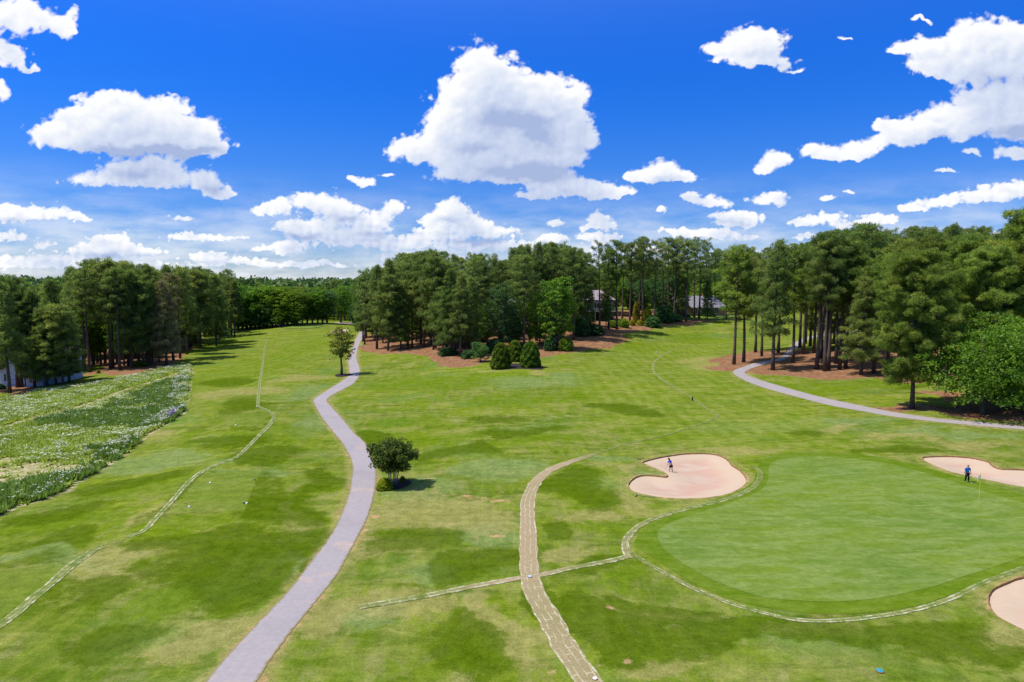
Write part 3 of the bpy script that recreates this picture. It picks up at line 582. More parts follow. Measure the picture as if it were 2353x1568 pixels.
def pine(seed, H, cb, Rc, dens=1.0, sparse=False, low_bare=True, droop=0.0, mat='pine', nper=30, leafs=(.46, .105), shape='round'):
    rg = np.random.RandomState(seed); rd = random.Random(seed); tb = MB()
    lean = rg.normal(size=2)*.018*H; zs = np.linspace(0, 1, 9)
    def axis(t): return Vector((lean[0]*t**1.6+.12*math.sin(t*5+seed), lean[1]*t**1.6+.12*math.cos(t*4+seed), t*H))
    r0 = .0135*H+.02
    tb.tube([axis(t)+(Vector((0, 0, -.3)) if t == 0 else Vector()) for t in zs], [r0*(1.25 if t == 0 else 1)*(1-.82*t) for t in zs], 9)
    cent = []; rads = []
    nl = int((40 if not sparse else 26)*dens*(1-cb)/.55)
    for i in range(nl):
        t = cb+(1-cb)*((i+.5)/nl)**.95; u = (t-cb)/(1-cb)
        if shape == 'round': prof = (.50+.60*math.sin(min(1, u/.55)*math.pi/2))*max(0, 1-u**2.6)**.55
        else: prof = max(.10, 1.05-u)**.85*(.72+.28*rd.random())
        L = Rc*prof*rd.uniform(.62, 1.15)+.35
        if u < .25 and sparse: L *= rd.uniform(.6, 1.2)
        a = i*2.39996+rd.uniform(-.5, .5); el = R(-4-droop+42*u**1.3+rd.uniform(-9, 9)); base = axis(t*.985)
        dv = Vector((math.cos(a), math.sin(a), 0)); pts = []
        for s in (0, .35, .7, 1.0):
            zz = math.sin(el)*L*s+.10*L*s*s-(.12*L*math.sin(s*math.pi)*(droop > 0)); pts.append(base+dv*(math.cos(el)*L*s)+Vector((0, 0, zz)))
        rb = max(.025, .011*L+.02)
        tb.tube(pts, [rb*2.0, rb*1.3, rb*.8, rb*.3], 5, False)
        side = Vector((-dv.y, dv.x, 0)); npad = 1 if L < 1.5 else (2 if L < 3.2 else 3)
        for j in range(npad):
            s = 1.0-.33*j+rd.uniform(-.06, .06); s = max(.3, min(1, s)); p = pts[0].lerp(pts[1], s/.35) if s < .35 else (pts[1].lerp(pts[2], (s-.35)/.35) if s < .7 else pts[2].lerp(pts[3], (s-.7)/.3))
            pr_ = rd.uniform(.62, 1.05)*(.55+.13*min(L, 4.5)); p = p+side*((-1)**j)*rd.uniform(.1, .9)*pr_*(j > 0)*1.1+Vector((0, 0, rd.uniform(-.1, .3)))
            for q_ in range(max(4, int(8.5*dens*pr_))):
                a2 = rd.uniform(0, 6.28); r2 = pr_*math.sqrt(rd.random()); cent.append(p+Vector((math.cos(a2)*r2, math.sin(a2)*r2, rd.uniform(-.42, .45)*pr_+.30*(pr_-r2)))); rads.append(rd.uniform(.26, .50))
            if j: tb.tube([pts[1].lerp(pts[2], rd.random()), p], [.04, .015], 3, False)
    for i in range(int(10*dens)):
        cent.append(axis(1)+Vector((rd.uniform(-.9, .9), rd.uniform(-.9, .9), rd.uniform(-1.5, .35)))); rads.append(rd.uniform(.45, .7))
    if low_bare:   # dead stubs below the crown
        for i in range(7):
            t = cb*rd.uniform(.45, 1); a = rd.uniform(0, 6.3); b = axis(t); L = rd.uniform(.6, 2.4)
            tb.tube([b, b+Vector((math.cos(a)*L, math.sin(a)*L, rd.uniform(-.3, .3)))], [.045, .012], 4, False)
    C = np.array([tuple(c) for c in cent]); var = rg.uniform(0, 1, len(C))
    V, F, vv = leaf_tris(C, np.array(rads), nper, leafs[0], leafs[1], .25, rg, True, var, .85)
    tm = py_mesh('pine_trunk', tb.V, tb.F, True); tm.materials.append(M['pbark'])
    cm = np_mesh('pine_crown', V, F, False, dict(var=vv)); cm.materials.append(M[mat])
    return dict(H=H, t=tm, c=cm)

def broadleaf(seed, H, cb, Rc, lobes=9, ncl=330, nper=34, leaf=.30, mat='broad', bark='bark', trunks=1, tall=1.0, gap=.0, clr=.62):
    rg = np.random.RandomState(seed); rd = random.Random(seed); tb = MB()
    zc = H*(cb+(1-cb)*.5); hz = H*(1-cb)*.5
    LB = [((0, 0, zc), Rc*.62, hz*.8)]
    for i in range(lobes):
        a = i*2.4+rd.uniform(-.4, .4); t = (i+.5)/lobes; z = zc+hz*(-.72+1.35*t)*tall; w = Rc*.58*math.sqrt(max(.1, 1-((z-zc)/hz)**2*.8)); r_ = Rc*rd.uniform(.36, .52)
        LB.append(((math.cos(a)*w, math.sin(a)*w, z), r_, r_*rd.uniform(.8, 1.15)*max(1, hz/Rc*.55)))
    r0 = .016*H+.03
    for k in range(trunks):
        off = Vector((0, 0, 0)) if trunks == 1 else Vector((math.cos(k*2.1)*.22, math.sin(k*2.1)*.22, 0)); sp = off*3.0
        pts = [off+Vector((0, 0, -.3)), off+sp*.15+Vector((.05, 0, H*cb*.6)), off+sp*.4+Vector((0, .06, H*cb*1.1)), off+sp*.8+Vector((.1, 0, zc)), off+sp+Vector((0, .1, zc+hz*.6))]
        tb.tube(pts, [r0*1.25, r0, r0*.8, r0*.45, r0*.12], 8)
        fork = [Vector((0, 0, H*cb*f)) for f in (.85, 1.0, 1.2)]
        for j, (c, r_, h_) in enumerate(LB[1:]):
            if trunks > 1 and j % trunks != k: continue
            b = pts[2].lerp(pts[3], rd.uniform(-.3, .7)); e = Vector(c); mid = b.lerp(e, .5)+Vector((0, 0, .08*H*rd.random()))
            tb.tube([b, mid, e], [r0*.42, r0*.27, r0*.08], 5, False)
            for q_ in range(3):
                e2 = e+Vector((rd.uniform(-1, 1)*r_*.8, rd.uniform(-1, 1)*r_*.8, rd.uniform(-.4, .8)*h_)); tb.tube([mid.lerp(e, .6), e2], [r0*.12, r0*.04], 4, False)
    C = []; wts = np.array([r_*r_*h_ for _, r_, h_ in LB]); wts /= wts.sum(); ch = rg.choice(len(LB), ncl, p=wts)
    for i in ch:
        c, r_, h_ = LB[i]; d = rg.normal(size=3); d /= np.linalg.norm(d); s = rg.uniform(.45, 1)**.5; C.append((c[0]+d[0]*r_*s, c[1]+d[1]*r_*s, c[2]+d[2]*h_*s))
    C = np.array(C); C[:, 2] = np.clip(C[:, 2], H*cb*.8, H); rads = rg.uniform(.7, 1.2, ncl)*clr*Rc/4.0
    V, F, vv = leaf_tris(C, rads, nper//2, leaf*1.25, leaf*.8, .25, rg, False, rg.uniform(0, 1, ncl), .7)
    tm = py_mesh('trunk', tb.V, tb.F, True); tm.materials.append(M[bark])
    cm = np_mesh('crown', V, F, False, dict(var=vv)); cm.materials.append(M[mat])
    return dict(H=H, t=tm, c=cm)

def shell_shrub(seed, H, Rb, Rt, nleaf=9000, leaf=.16, mat='holly', lump=.16, power=2.2):
    """dense clipped-looking shrub: leaves over lumpy surface, plus inner layer"""
    rg = np.random.RandomState(seed); n_ = nleaf; t = rg.uniform(0, 1, n_)**.9; a = rg.uniform(0, 2*math.pi, n_)
    prof = (Rb+(Rt-Rb)*t)*np.maximum(.0, 1-t**(power*3))**.5*np.minimum(1, .78+t*2.2)
    lu = 1+lump*(np.sin(a*5+t*9+seed)*.5+np.sin(a*9-t*17+seed*2)*.4+np.sin(a*3+t*25)*.35); dep = rg.uniform(0, 1, n_)**2.2
    rr_ = prof*lu*(1-.42*dep); p = np.column_stack([np.cos(a)*rr_, np.sin(a)*rr_, .06+t*(H-.1)*(1+.03*np.sin(a*4+seed))])
    capn = n_//7; a2 = rg.uniform(0, 6.28, capn); r2 = np.sqrt(rg.uniform(0, 1, capn)); rt = (Rb+(Rt-Rb)*.9)*.75
    p2 = np.column_stack([np.cos(a2)*r2*rt, np.sin(a2)*r2*rt, H*(1-.10*r2**2)+rg.uniform(-.25, .1, capn)]); p = np.vstack([p, p2]); n_ = len(p)
    C = p; V, F, vv = leaf_tris(C, .05, 1, leaf*1.4, leaf*.85, .35, rg, False, np.clip(.5+.35*np.sin(p[:, 0]*4+p[:, 2]*3)+rg.uniform(-.3, .3, n_), 0, 1))
    cm = np_mesh('foliage', V, F, False, dict(var=vv)); cm.materials.append(M[mat])
    tb = MB(); tb.tube([(0, 0, -.1), (0, 0, H*.5), (0, 0, H*.8)], [.14, .09, .03], 7)
    for k in range(9):
        an = k*2.4; z = H*(.08+.08*k); tb.tube([(0, 0, z), (math.cos(an)*Rb*.6, math.sin(an)*Rb*.6, z+.3)], [.05, .02], 4)
    tm = py_mesh('stem', tb.V, tb.F, True); tm.materials.append(M['bark'])
    return dict(H=H, t=tm, c=cm)

PINES = [pine(1, 25, .42, 4.2), pine(2, 27, .47, 3.9), pine(3, 24, .38, 4.3, 1.0), pine(4, 26, .52, 3.6, .9), pine(5, 22, .26, 4.1, 1.0, shape='cone'), pine(6, 28, .44, 4.6, .95), pine(7, 25, .60, 4.4, .85, True), pine(8, 26, .52, 4.6, .8, True)]
PINES_TAN = [pine(21, 22, .18, 4.2, 1.1, droop=8, mat='pine_tan', shape='cone'), pine(22, 24, .35, 3.6, .9, True, mat='pine_tan')]
PINES_LOW = [pine(31, 20, .12, 3.9, 1.15, shape='cone', droop=6), pine(32, 22, .16, 4.3, 1.1, shape='cone', droop=4), pine(33, 19, .2, 3.6, 1.1)]
PINES_BIG = [pine(41, 24, .20, 6.0, 1.5, droop=5, mat='pine_yellow', nper=60, leafs=(.42, .085)), pine(42, 25, .25, 6.2, 1.4, mat='pine_yellow', nper=56, leafs=(.45, .09))]
PINES_YELLOW = [pine(51, 25, .45, 4.4, 1.05, mat='pine_yellow'), pine(52, 23, .50, 4.6, .95, mat='pine_yellow'), pine(53, 24, .38, 4.5, 1.0, True, mat='pine_yellow')]
PINES_SCRAG = [pine(61, 15, .30, 3.2, .55, True, droop=4, nper=30)]
BROADS = [broadleaf(101, 18, .12, 4.6, 11, 520, mat='broad'), broadleaf(102, 16, .10, 4.4, 10, 480, mat='broad'), broadleaf(103, 20, .14, 4.8, 12, 560, mat='broad')]
LIMES = [broadleaf(111, 17, .10, 4.2, 10, 460, mat='broad_lime'), broadleaf(112, 14, .08, 3.6, 9, 380, mat='broad_lime')]
DARKS = [broadleaf(121, 20, .05, 4.8, 12, 620, mat='broad_dark'), broadleaf(122, 12, .05, 4.0, 9, 420, mat='broad_dark')]
MIXB = [broadleaf(131, 19, .06, 4.3, 13, 680, 38, .30, mat='broad', tall=1.05)]

GRP = {}
def plant(proto, P, H, label, cat, group=None, name='pine_tree', crown='crown', trunk='trunk', rz=None, sx=1.0, rnd=random.Random(7)):
    s = H/proto['H']; o = empty(name, (P[0], P[1], P[2]-.05), rnd.uniform(0, 6.28) if rz is None else rz, 1.0)
    o.scale = (s*sx, s*sx, s)
    tag(o, label, cat, group)
    link_mesh(trunk, proto['t'], None, o); link_mesh(crown, proto['c'], None, o); return o
PLANTED = []
def tree_px(proto, x, yb, yt, label, group=None, cat='tree', name='pine_tree', **k):
    P = gpt(x, yb); H = top_height(P, yt); PLANTED.append((P[0], P[1])); return plant(proto, P, H, label, cat, group, name, **k)
ORD = ['first','second','third','fourth','fifth','sixth','seventh','eighth','ninth','tenth','eleventh','twelfth','thirteenth','fourteenth','fifteenth','sixteenth','seventeenth','eighteenth','nineteenth','twentieth','twenty-first','twenty-second','twenty-third','twenty-fourth']
P_, T_, L_, LT, B_, LM, DK, BG = PINES, PINES_TAN, PINES_LOW, PINES_YELLOW, BROADS, LIMES, DARKS, PINES_BIG
# left grove beside the white-walled house
LG = 'pines at the near end of the left grove'
for i, (x, yb, yt, pr, sx) in enumerate([(-28,902,650,P_[4],1),(6,884,648,P_[2],1),(21,904,655,P_[4],1.05),(39,891,665,P_[0],1),(49,890,640,P_[2],1),(81,889,672,L_[0],1.0),(125,862,706,PINES_SCRAG[0],1.1)]):
    if i == 6: lab = 'thin scraggly pine with open drooping branches before the pale left house'
    elif i == 5: lab = 'full dark pine right of the paired trunks, before the pale left house'
    else: lab = '%s pine trunk from the left frame edge above the flower meadow' % ORD[i]
    tree_px(pr, x, yb, yt, lab, LG, sx=sx)
LG2 = 'trees along the front of the left grove'
for i, (x, yb, yt, pr, sx) in enumerate([(195,853,628,P_[1],1),(205,856,612,P_[7],1),(216,838,604,P_[5],1),(225,836,608,P_[3],.9),(241,835,612,P_[6],.9),(255,848,600,P_[0],1),(260,846,606,P_[3],1),(276,850,618,P_[3],1),(296,842,606,P_[5],.9),(305,845,625,L_[1],.9),(330,842,640,L_[2],.9),(345,838,612,P_[1],.9),(382,840,650,T_[0],1.1),(399,828,632,T_[1],1.0),(413,824,618,P_[0],.9),(430,815,625,P_[4],.85)]):
    lab = ['%s pine from the left in the front row of the left grove' % ORD[i]][0]
    if pr is T_[0]: lab = 'olive brown pine branched almost to the ground at the edge of the left grove'
    if pr is T_[1]: lab = 'olive brown pine just right of the low branched one in the left grove'
    tree_px(pr, x, yb, yt, lab, LG2, sx=sx)
tree_px(LM[0], 190, 846, 690, 'yellow green broadleaf tree beside the pale house behind the first left grove trunks', LG2, name='broadleaf_tree')
tree_px(LM[1], 268, 835, 690, 'bright lime broadleaf tree inside the left grove', LG2, name='broadleaf_tree')
for i, (x, yb, yt) in enumerate([(212,842,705),(232,838,680),(285,840,690),(300,836,665),(338,834,672),(366,832,700)]):
    tree_px([LM[1], LM[0], B_[1], LM[0], B_[0], B_[1]][i], x, yb, yt, '%s green broadleaf tree from the left among the front trunks of the left grove' % ORD[i], 'broadleaf trees among the left grove trunks', name='broadleaf_tree', sx=.9)
tree_px(B_[0], 320, 838, 680, 'mid green broadleaf tree among the pines at the middle of the left grove', LG2, name='broadleaf_tree')
tree_px(LM[0], 315, 815, 655, 'tall lime broadleaf tree showing between pine crowns of the left grove', LG2, name='broadleaf_tree')
tree_px(DK[0], 350, 832, 700, 'dark broadleaf tree low inside the left grove', LG2, name='broadleaf_tree')
tree_px(P_[4], 452, 790, 624, 'pine at the right end of the left grove beside its longest shadow', LG2)
tree_px(T_[1], 517, 762, 643, 'grey green open crowned pine at the far edge of the left fairway', LG2)
tree_px(P_[3], 527, 760, 622, 'tall dark pine behind the grey green one at the far left fairway edge', LG2)
tree_px(P_[0], 492, 768, 630, 'pine left of the grey green pine at the far left fairway edge', LG2)
tree_px(P_[2], 470, 776, 628, 'pine second from the right end of the left grove shadow', LG2)
# far deciduous row
rdm = random.Random(11)
for i in range(15):
    x = 548+i*9.6+rdm.uniform(-3, 3); pr = rdm.choice([LM[0], B_[0], B_[2], LM[0], B_[1]])
    tree_px(pr, x, 757-i*.7+rdm.uniform(-2, 1.5), 644+rdm.uniform(-2, 8)+(i > 8)*3, '%s tree from the left in the bright green row beyond the far left green' % ORD[i], 'bright broadleaf row beyond the left fairway', name='broadleaf_tree', sx=1.35)
tree_px(T_[1], 695, 744, 655, 'thin pinkish grey tree with bare limbs right of the bright green row', name='bare_tree')
for i in range(13):
    x = 545+i*11.5+rdm.uniform(-3, 3)
    tree_px(rdm.choice([LM[1], DK[1], B_[1]]), x, 759-i*.9+rdm.uniform(-1, 1), 712+rdm.uniform(-12, 8), '%s low tree from the left at the foot of the bright green row' % ORD[i], 'low trees at the foot of the bright green row', name='broadleaf_tree', sx=1.6)
for i, x in enumerate([706, 718, 730, 741, 752]):
    tree_px([LM[0], B_[1], LM[1], B_[0], DK[0]][i], x, 744, 664-i*1.5, '%s tree right of the bare limbed tree beyond the far left green' % ORD[i], 'trees between the bare tree and the round oak', name='broadleaf_tree', sx=1.4)
tree_px(B_[2], 783, 742, 648, 'broad round oak with dark green crown behind the far left green', name='broadleaf_tree', sx=1.55)
tree_px(DK[1], 815, 748, 700, 'low dark broadleaf tree where the cart path meets the central grove', name='broadleaf_tree')
# central grove front
CG = 'trees along the front of the central grove'
front = [(828,760,640,P_[2],'pine'),(842,775,628,L_[1],'pine'),(855,772,634,P_[4],'pine'),(867,802,615,P_[4],'pine'),(893,806,640,L_[2],'pine'),(922,802,650,L_[0],'pine'),(937,795,612,P_[0],'pine'),(947,797,630,P_[2],'pine'),(966,792,584,P_[5],'pine'),(975,798,592,P_[3],'pine'),(1000,800,600,P_[1],'pine'),(1018,812,665,L_[2],'pine'),(1036,816,622,L_[1],'pine'),(1059,820,636,P_[4],'pine'),(1083,812,640,L_[1],'pine')]
for i, (x, yb, yt, pr, _) in enumerate(front):
    tree_px(pr, x, yb, yt, '%s pine along the front of the central grove counted from the cart path' % ORD[i], CG, sx=1.0 if pr in L_ or pr is P_[4] else .95)
tree_px(DK[1], 1104, 832, 782, 'low round dark tree just left of the three clipped evergreens', CG, name='broadleaf_tree', sx=1.35)
tree_px(DK[0], 1150, 806, 634, 'tall dark broadleaf tree with a blue green top behind the clipped evergreens', CG, name='broadleaf_tree', sx=1.0)
tree_px(DK[0], 1172, 800, 680, 'dark broadleaf tree crowded right of the tall blue green topped one', CG, name='broadleaf_tree', sx=1.1)
tree_px(LM[1], 1216, 797, 657, 'light lime green tree with a slim trunk between two dark broadleaf trees', CG, name='broadleaf_tree', sx=.95)
tree_px(MIXB[0], 1278, 804, 621, 'big broadleaf tree with brilliant green top right of the lime green tree', CG, name='broadleaf_tree', sx=1.08)
for i, (x, yb, yt, k) in enumerate([(880,788,700,0),(910,784,672,0),(956,786,668,1),(990,788,660,0),(1012,790,690,1),(1046,800,690,0),(1074,798,672,1),(1120,800,690,0)]):
    tree_px(LM[k], x, yb, yt, '%s lime green understory tree from the cart path inside the central grove' % ORD[i], 'lime green understory trees of the central grove', name='broadleaf_tree', sx=1.0)
for i, (x, yb, yt) in enumerate([(870,778,720),(940,780,716),(1000,784,722),(1060,790,724),(1100,796,720),(1180,792,716),(1240,790,712)]):
    tree_px(DK[1], x, yb, yt, '%s low dark understory tree from the cart path inside the central grove' % ORD[i], 'dark understory trees of the central grove', name='broadleaf_tree', sx=1.2)
for i, (x, yb, yt) in enumerate([(215,826,740),(262,824,730),(310,822,726),(360,822,740),(405,806,738),(440,796,736)]):
    tree_px([DK[1], LM[1]][i % 2], x, yb, yt, '%s low understory tree from the pale house inside the left grove' % ORD[i], 'understory trees of the left grove', name='broadleaf_tree', sx=1.25)
for i, (x, yb, yt) in enumerate([(62,888,690),(106,888,712),(145,884,708),(12,886,700),(128,884,735),(160,879,712)]):
    tree_px([PINES_SCRAG[0], L_[0], L_[2], L_[2], PINES_SCRAG[0], L_[0]][i], x, yb, yt, ['scraggly pine between the paired trunks and the full dark pine','low boughed pine left of the thin scraggly one before the pale house','low boughed pine at the right corner of the pale left house','low boughed pine behind the leftmost trunks','small scraggly pine before the right half of the pale house','low boughed pine just beyond the right corner of the pale house'][i], LG, sx=1.15)
tree_px(P_[3], 1205, 803, 590, 'pine with bare trunk showing beside the lime green tree', CG)
tree_px(DK[1], 1318, 770, 725, 'dark bushy tree low beside the grey house with the deck', CG, name='broadleaf_tree', sx=1.1)
tree_px(P_[5], 1318, 782, 575, 'tall pine right behind the big brilliant green tree', CG)
for i, (x, yb, yt) in enumerate([(1328,768,600),(1352,766,640),(1392,758,655)]):
    tree_px(L_[i], x, yb, yt, '%s low boughed pine from the left screening the grey house with the deck' % ORD[i], 'low boughed pines before the grey house', sx=.8)
tree_px(P_[7], 1607, 733, 560, 'open pine before the right half of the brick house', 'pines on the straw bank before the two houses')
tree_px(L_[2], 1568, 735, 640, 'low boughed pine at the gable of the brick house', 'pines on the straw bank before the two houses', sx=.8)
RG2 = 'pines on the straw bank before the two houses'
bank = [(1345,770,585,P_[3]),(1377,764,560,P_[7]),(1398,756,575,P_[1]),(1416,757,556,P_[3]),(1429,742,565,P_[6]),(1448,745,560,P_[3]),(1469,736,552,P_[7]),(1477,742,548,P_[3]),(1504,741,555,P_[6]),(1522,738,560,P_[7]),(1535,733,550,P_[3]),(1549,736,549,P_[6]),(1557,733,552,P_[7]),(1577,739,556,P_[3]),(1596,730,550,P_[6]),(1620,725,553,P_[7]),(1642,724,575,P_[7])]
for i, (x, yb, yt, pr) in enumerate(bank):
    tree_px(pr, x, yb, yt, '%s pine from the left on the straw bank before the houses' % ORD[i], RG2, sx=.92)
# right grove
RG = 'pines around the bend of the right cart path'
cl = [(1687,838,574,LT[0]),(1708,833,571,P_[2]),(1735,810,585,LT[2]),(1749,819,600,P_[0]),(1777,851,560,P_[4]),(1789,811,575,P_[5]),(1821,835,568,LT[0]),(1846,815,570,P_[3]),(1861,796,560,P_[1]),(1870,812,556,P_[3]),(1876,849,548,P_[6]),(1888,823,540,P_[1]),(1896,853,552,P_[3]),(1903,851,541,P_[5]),(1920,836,535,LT[0]),(1931,849,545,P_[6]),(1944,847,560,LT[1])]
for i, (x, yb, yt, pr) in enumerate(cl):
    tree_px(pr, x, yb, yt, '%s pine from the left in the grove at the bend of the right cart path' % ORD[i], RG, sx=1.0)
RG3 = 'large trees standing on the lawn beside the right cart path'
tree_px(BG[0], 2094, 939, 588, 'largest near pine with wide golden green crown by the right path', RG3, sx=1.0)
tree_px(BG[1], 2240, 919, 584, 'broad golden green pine standing behind the right hand maple', RG3, sx=1.0)
tree_px(LT[1], 2009, 858, 618, 'pine with low boughs left of the largest near pine', RG3, sx=1.2)
tree_px(LT[0], 2038, 856, 590, 'pine directly behind the left boughs of the largest near pine', RG3, sx=1.2)
tree_px(L_[1], 1980, 862, 640, 'low branched pine at the right end of the grove by the path bend', RG3, sx=1.2)
maple = broadleaf(141, 11, .13, 6.2, 14, 900, 46, .24, mat='maple', trunks=2, clr=.55)
tree_px(maple, 2262, 953, 728, 'near broad maple with blue green leaves at the right edge beside the path', RG3, name='maple_tree', sx=1.05)
tree_px(B_[0], 2345, 925, 722, 'bushy green tree cut by the right edge of the picture behind the maple', RG3, name='broadleaf_tree', sx=1.4)
tree_px(maple, 2410, 958, 745, 'second maple partly out of the picture on the right', RG3, name='maple_tree', rz=2.0)
tree_px(BG[1], 2370, 900, 486, 'tallest pine rising above the ridge of crowns at the right edge', RG3, sx=1.1)
# second row of bigger boughs over the right grove
for i, (x, yb, yt, pr) in enumerate([(2065,850,560,LT[1]),(2130,862,548,LT[0]),(2175,868,560,LT[2]),(2215,872,545,LT[0]),(2300,880,560,LT[1]),(2340,878,540,LT[0]),(2160,885,640,LT[1]),(2290,905,600,BG[0])]):
    tree_px(pr, x, yb, yt, '%s pine from the left in the dense row behind the largest near pine' % ORD[i], 'dense pine row behind the largest near pine', sx=1.15)

# woods filling in behind, each tree on its own
def ordw(n_):
    ones = ['', 'first','second','third','fourth','fifth','sixth','seventh','eighth','ninth','tenth','eleventh','twelfth','thirteenth','fourteenth','fifteenth','sixteenth','seventeenth','eighteenth','nineteenth']
    if n_ < 20: return ones[n_]
    t = {2:'twent',3:'thirt',4:'fort',5:'fift',6:'sixt'}[n_//10]
    return t+('ieth' if n_ % 10 == 0 else 'y-'+ones[n_ % 10])
SKY_L = [(-120,658),(0,652),(40,650),(110,648),(140,645),(155,620),(228,610),(270,608),(300,611),(360,611),(408,613),(456,616),(530,628),(545,645)]
SKY_C = [(815,630),(850,612),(900,592),(930,583),(971,580),(1013,574),(1056,582),(1111,570),(1158,583),(1205,556),(1252,560),(1334,557),(1407,553),(1475,545),(1557,546),(1630,553),(1712,568),(1777,561),(1826,566)]
SKY_R = [(1800,585),(1843,560),(1905,533),(1978,525),(2030,530),(2114,525),(2198,521),(2271,531),(2330,510),(2360,484),(2500,480)]
def fill(sky, x0, x1, d0, d1, count, seed, label, group, protos, gap=2.6, names=None, drop=(0, 34), hmax=33, avoid=None):
    rd = random.Random(seed); xs = [a for a, _ in sky]; ys = [b for _, b in sky]; k = 0; tries = 0; lo_ = []
    while k < count and tries < count*30:
        tries += 1; x = rd.uniform(x0, x1); d = rd.uniform(d0(x) if callable(d0) else d0, d1(x) if callable(d1) else d1); P = at_dist(x, d)
        if any((P[0]-a)**2+(P[1]-b)**2 < gap*gap for a, b in PLANTED) or (avoid and avoid(P)): continue
        y = np.interp(x, xs, ys)+rd.uniform(*drop)**1.0; H = min(top_height(P, y), hmax)
        if H < 12: continue
        pr, nm = rd.choice(protos); PLANTED.append((P[0], P[1])); k += 1
        if nm != 'pine_tree': H = min(H, 21)
        lo_.append((1176.5+P[0]/P[1]*CP*FPX, plant(pr, P, H, label, 'tree', group, nm, sx=rd.uniform(.85, 1.1)*(26/max(H, 20) if nm != 'pine_tree' and H < 22 else 1))))
    lo_.sort(key=lambda t: t[0])
    for i, (_, o) in enumerate(lo_): o['label'] = '%s, %s from the left' % (label.replace('pine', 'broadleaf') if o.name.startswith('broad') else label, ordw(i+1))
    return k
pp = [(p, 'pine_tree') for p in PINES]+[(L_[0], 'pine_tree'), (L_[1], 'pine_tree'), (L_[2], 'pine_tree'), (P_[4], 'pine_tree')]; bb = [(p, 'broadleaf_tree') for p in (B_[0], B_[1], B_[2], LM[0])]
def hav(P):
    for (hx, hy, hr) in HOUSES:
        if (P[0]-hx)**2+(P[1]-hy)**2 < hr*hr: return True
        # keep a thin view corridor to the houses' fronts
    return False
HOUSES = []
def house_spot(px, dist, r_): P = at_dist(px, dist); HOUSES.append((P[0], P[1], r_)); return P
HP1 = house_spot(92, 152, 11); HP1b = house_spot(150, 205, 8); HP2 = house_spot(1362, 238, 9); HP3 = house_spot(1592, 268, 14); HP4 = house_spot(1195, 232, 8)
def corridor(px0, px1, dist):
    def f(P):
        x = 1176.5+P[0]/P[1]*CP*FPX; return px0 < x < px1 and P[1] < dist
    return f
c1 = corridor(40, 165, 160); c3 = corridor(1525, 1650, 275); c2 = corridor(1350, 1405, 240)
fill(SKY_L, -110, 150, 165, 260, 26, 1, 'dark pine in the wood behind the pale left house', 'pines behind the pale left house', pp+bb[:2], avoid=lambda P: hav(P) or c1(P))
fill(SKY_L, 165, 470, lambda x: 172+(x-165)*.12, 250, 52, 2, 'pine deep inside the left grove behind its front row', 'inner trees of the left grove', pp+pp+bb[:3], avoid=hav)
fill(SKY_L, 400, 545, 215, 300, 12, 3, 'dark pine at the back of the left grove', 'back trees of the left grove', pp, drop=(0, 14))
fill([(545,646),(820,646)], 545, 820, 335, 460, 34, 4, 'distant tree filling the gap behind the bright green row', 'trees behind the bright green row', bb+pp[:2], drop=(0, 8))
fill(SKY_C, 825, 1110, lambda x: 196-(x-825)*.06, 275, 58, 5, 'pine inside the central grove behind its front row', 'inner trees of the central grove', pp+pp+bb[:2]+[(LM[0], 'broadleaf_tree')], avoid=hav)
fill(SKY_C, 1110, 1340, 192, 275, 40, 6, 'pine behind the broadleaf trees of the central grove', 'back trees of the central grove', pp+pp+bb[:1], avoid=hav)
fill(SKY_C, 1340, 1680, lambda x: 248, 320, 44, 7, 'tree behind the houses at the head of the right fairway', 'trees behind the two houses', [(DK[0], 'broadleaf_tree'), (B_[1], 'broadleaf_tree'), (P_[2], 'pine_tree'), (L_[1], 'pine_tree'), (LM[0], 'broadleaf_tree')], avoid=hav, drop=(40, 110))
fill(SKY_C, 1640, 1850, 300, 370, 20, 8, 'tree in the wood behind the right fairway bend', 'trees behind the right fairway bend', pp+bb[:2], drop=(5, 50))
fill(SKY_R, 1810, 1960, 275, 350, 12, 9, 'tree in the far wood behind the right cart path', 'far trees behind the right cart path', pp+bb[:1], drop=(20, 60))
fill(SKY_R, 1835, 2010, 158, 185, 12, 12, 'pine in the second row by the right path bend', 'second row pines by the right path bend', pp, drop=(0, 14))
fill(SKY_R, 1990, 2420, 160, 235, 50, 10, 'pine on the wooded slope behind the right lawn', 'pines on the slope behind the right lawn', pp+[(LT[0], 'pine_tree'), (LT[1], 'pine_tree')], drop=(0, 22), gap=3)
print('trees', len(PLANTED))
print('objs', len(bpy.data.objects))

# ---------------------------------------------------------------- far-off wood up to the horizon
def far_wood():
    rg = np.random.RandomState(77); C = []; Rd = []; va = []
    for k in range(5200):
        az = R(rg.uniform(-46, 46)); d = 400*math.exp(rg.uniform(0, 1)**1.3*2.2); x, y = d*math.sin(az), d*math.cos(az)
        if az > R(6) and d < 440: continue
        C.append((x, y, 0)); Rd.append(rg.uniform(3.4, 5.6)*(1+d/2500)); va.append(rg.uniform(0, 1))
    C = np.array(C); H = rg.uniform(14, 22, len(C)); z = ground_z(C[:, 0], C[:, 1]); CC = []; RR_ = []; vv = []
    for j, f in enumerate((.97, .72, .45)):
        c = C.copy(); c[:, 2] = z+H*f-1; c[:, :2] += rg.normal(size=(len(c), 2))*1.4; CC.append(c); RR_.append(np.array(Rd)*(.75, 1, .95)[j]); vv.append(np.array(va))
    CC = np.vstack(CC); RR_ = np.concatenate(RR_); vv = np.concatenate(vv)
    V, F, a = leaf_tris(CC, RR_, 26, 3.0, 1.9, .35, rg, False, vv, .75)
    o = link_mesh('distant_wood', np_mesh('distant_wood', V, F, False, dict(var=a)), M['farwood']); tag(o, 'far-off green wood reaching to the horizon behind the course', 'wood', None, 'stuff')
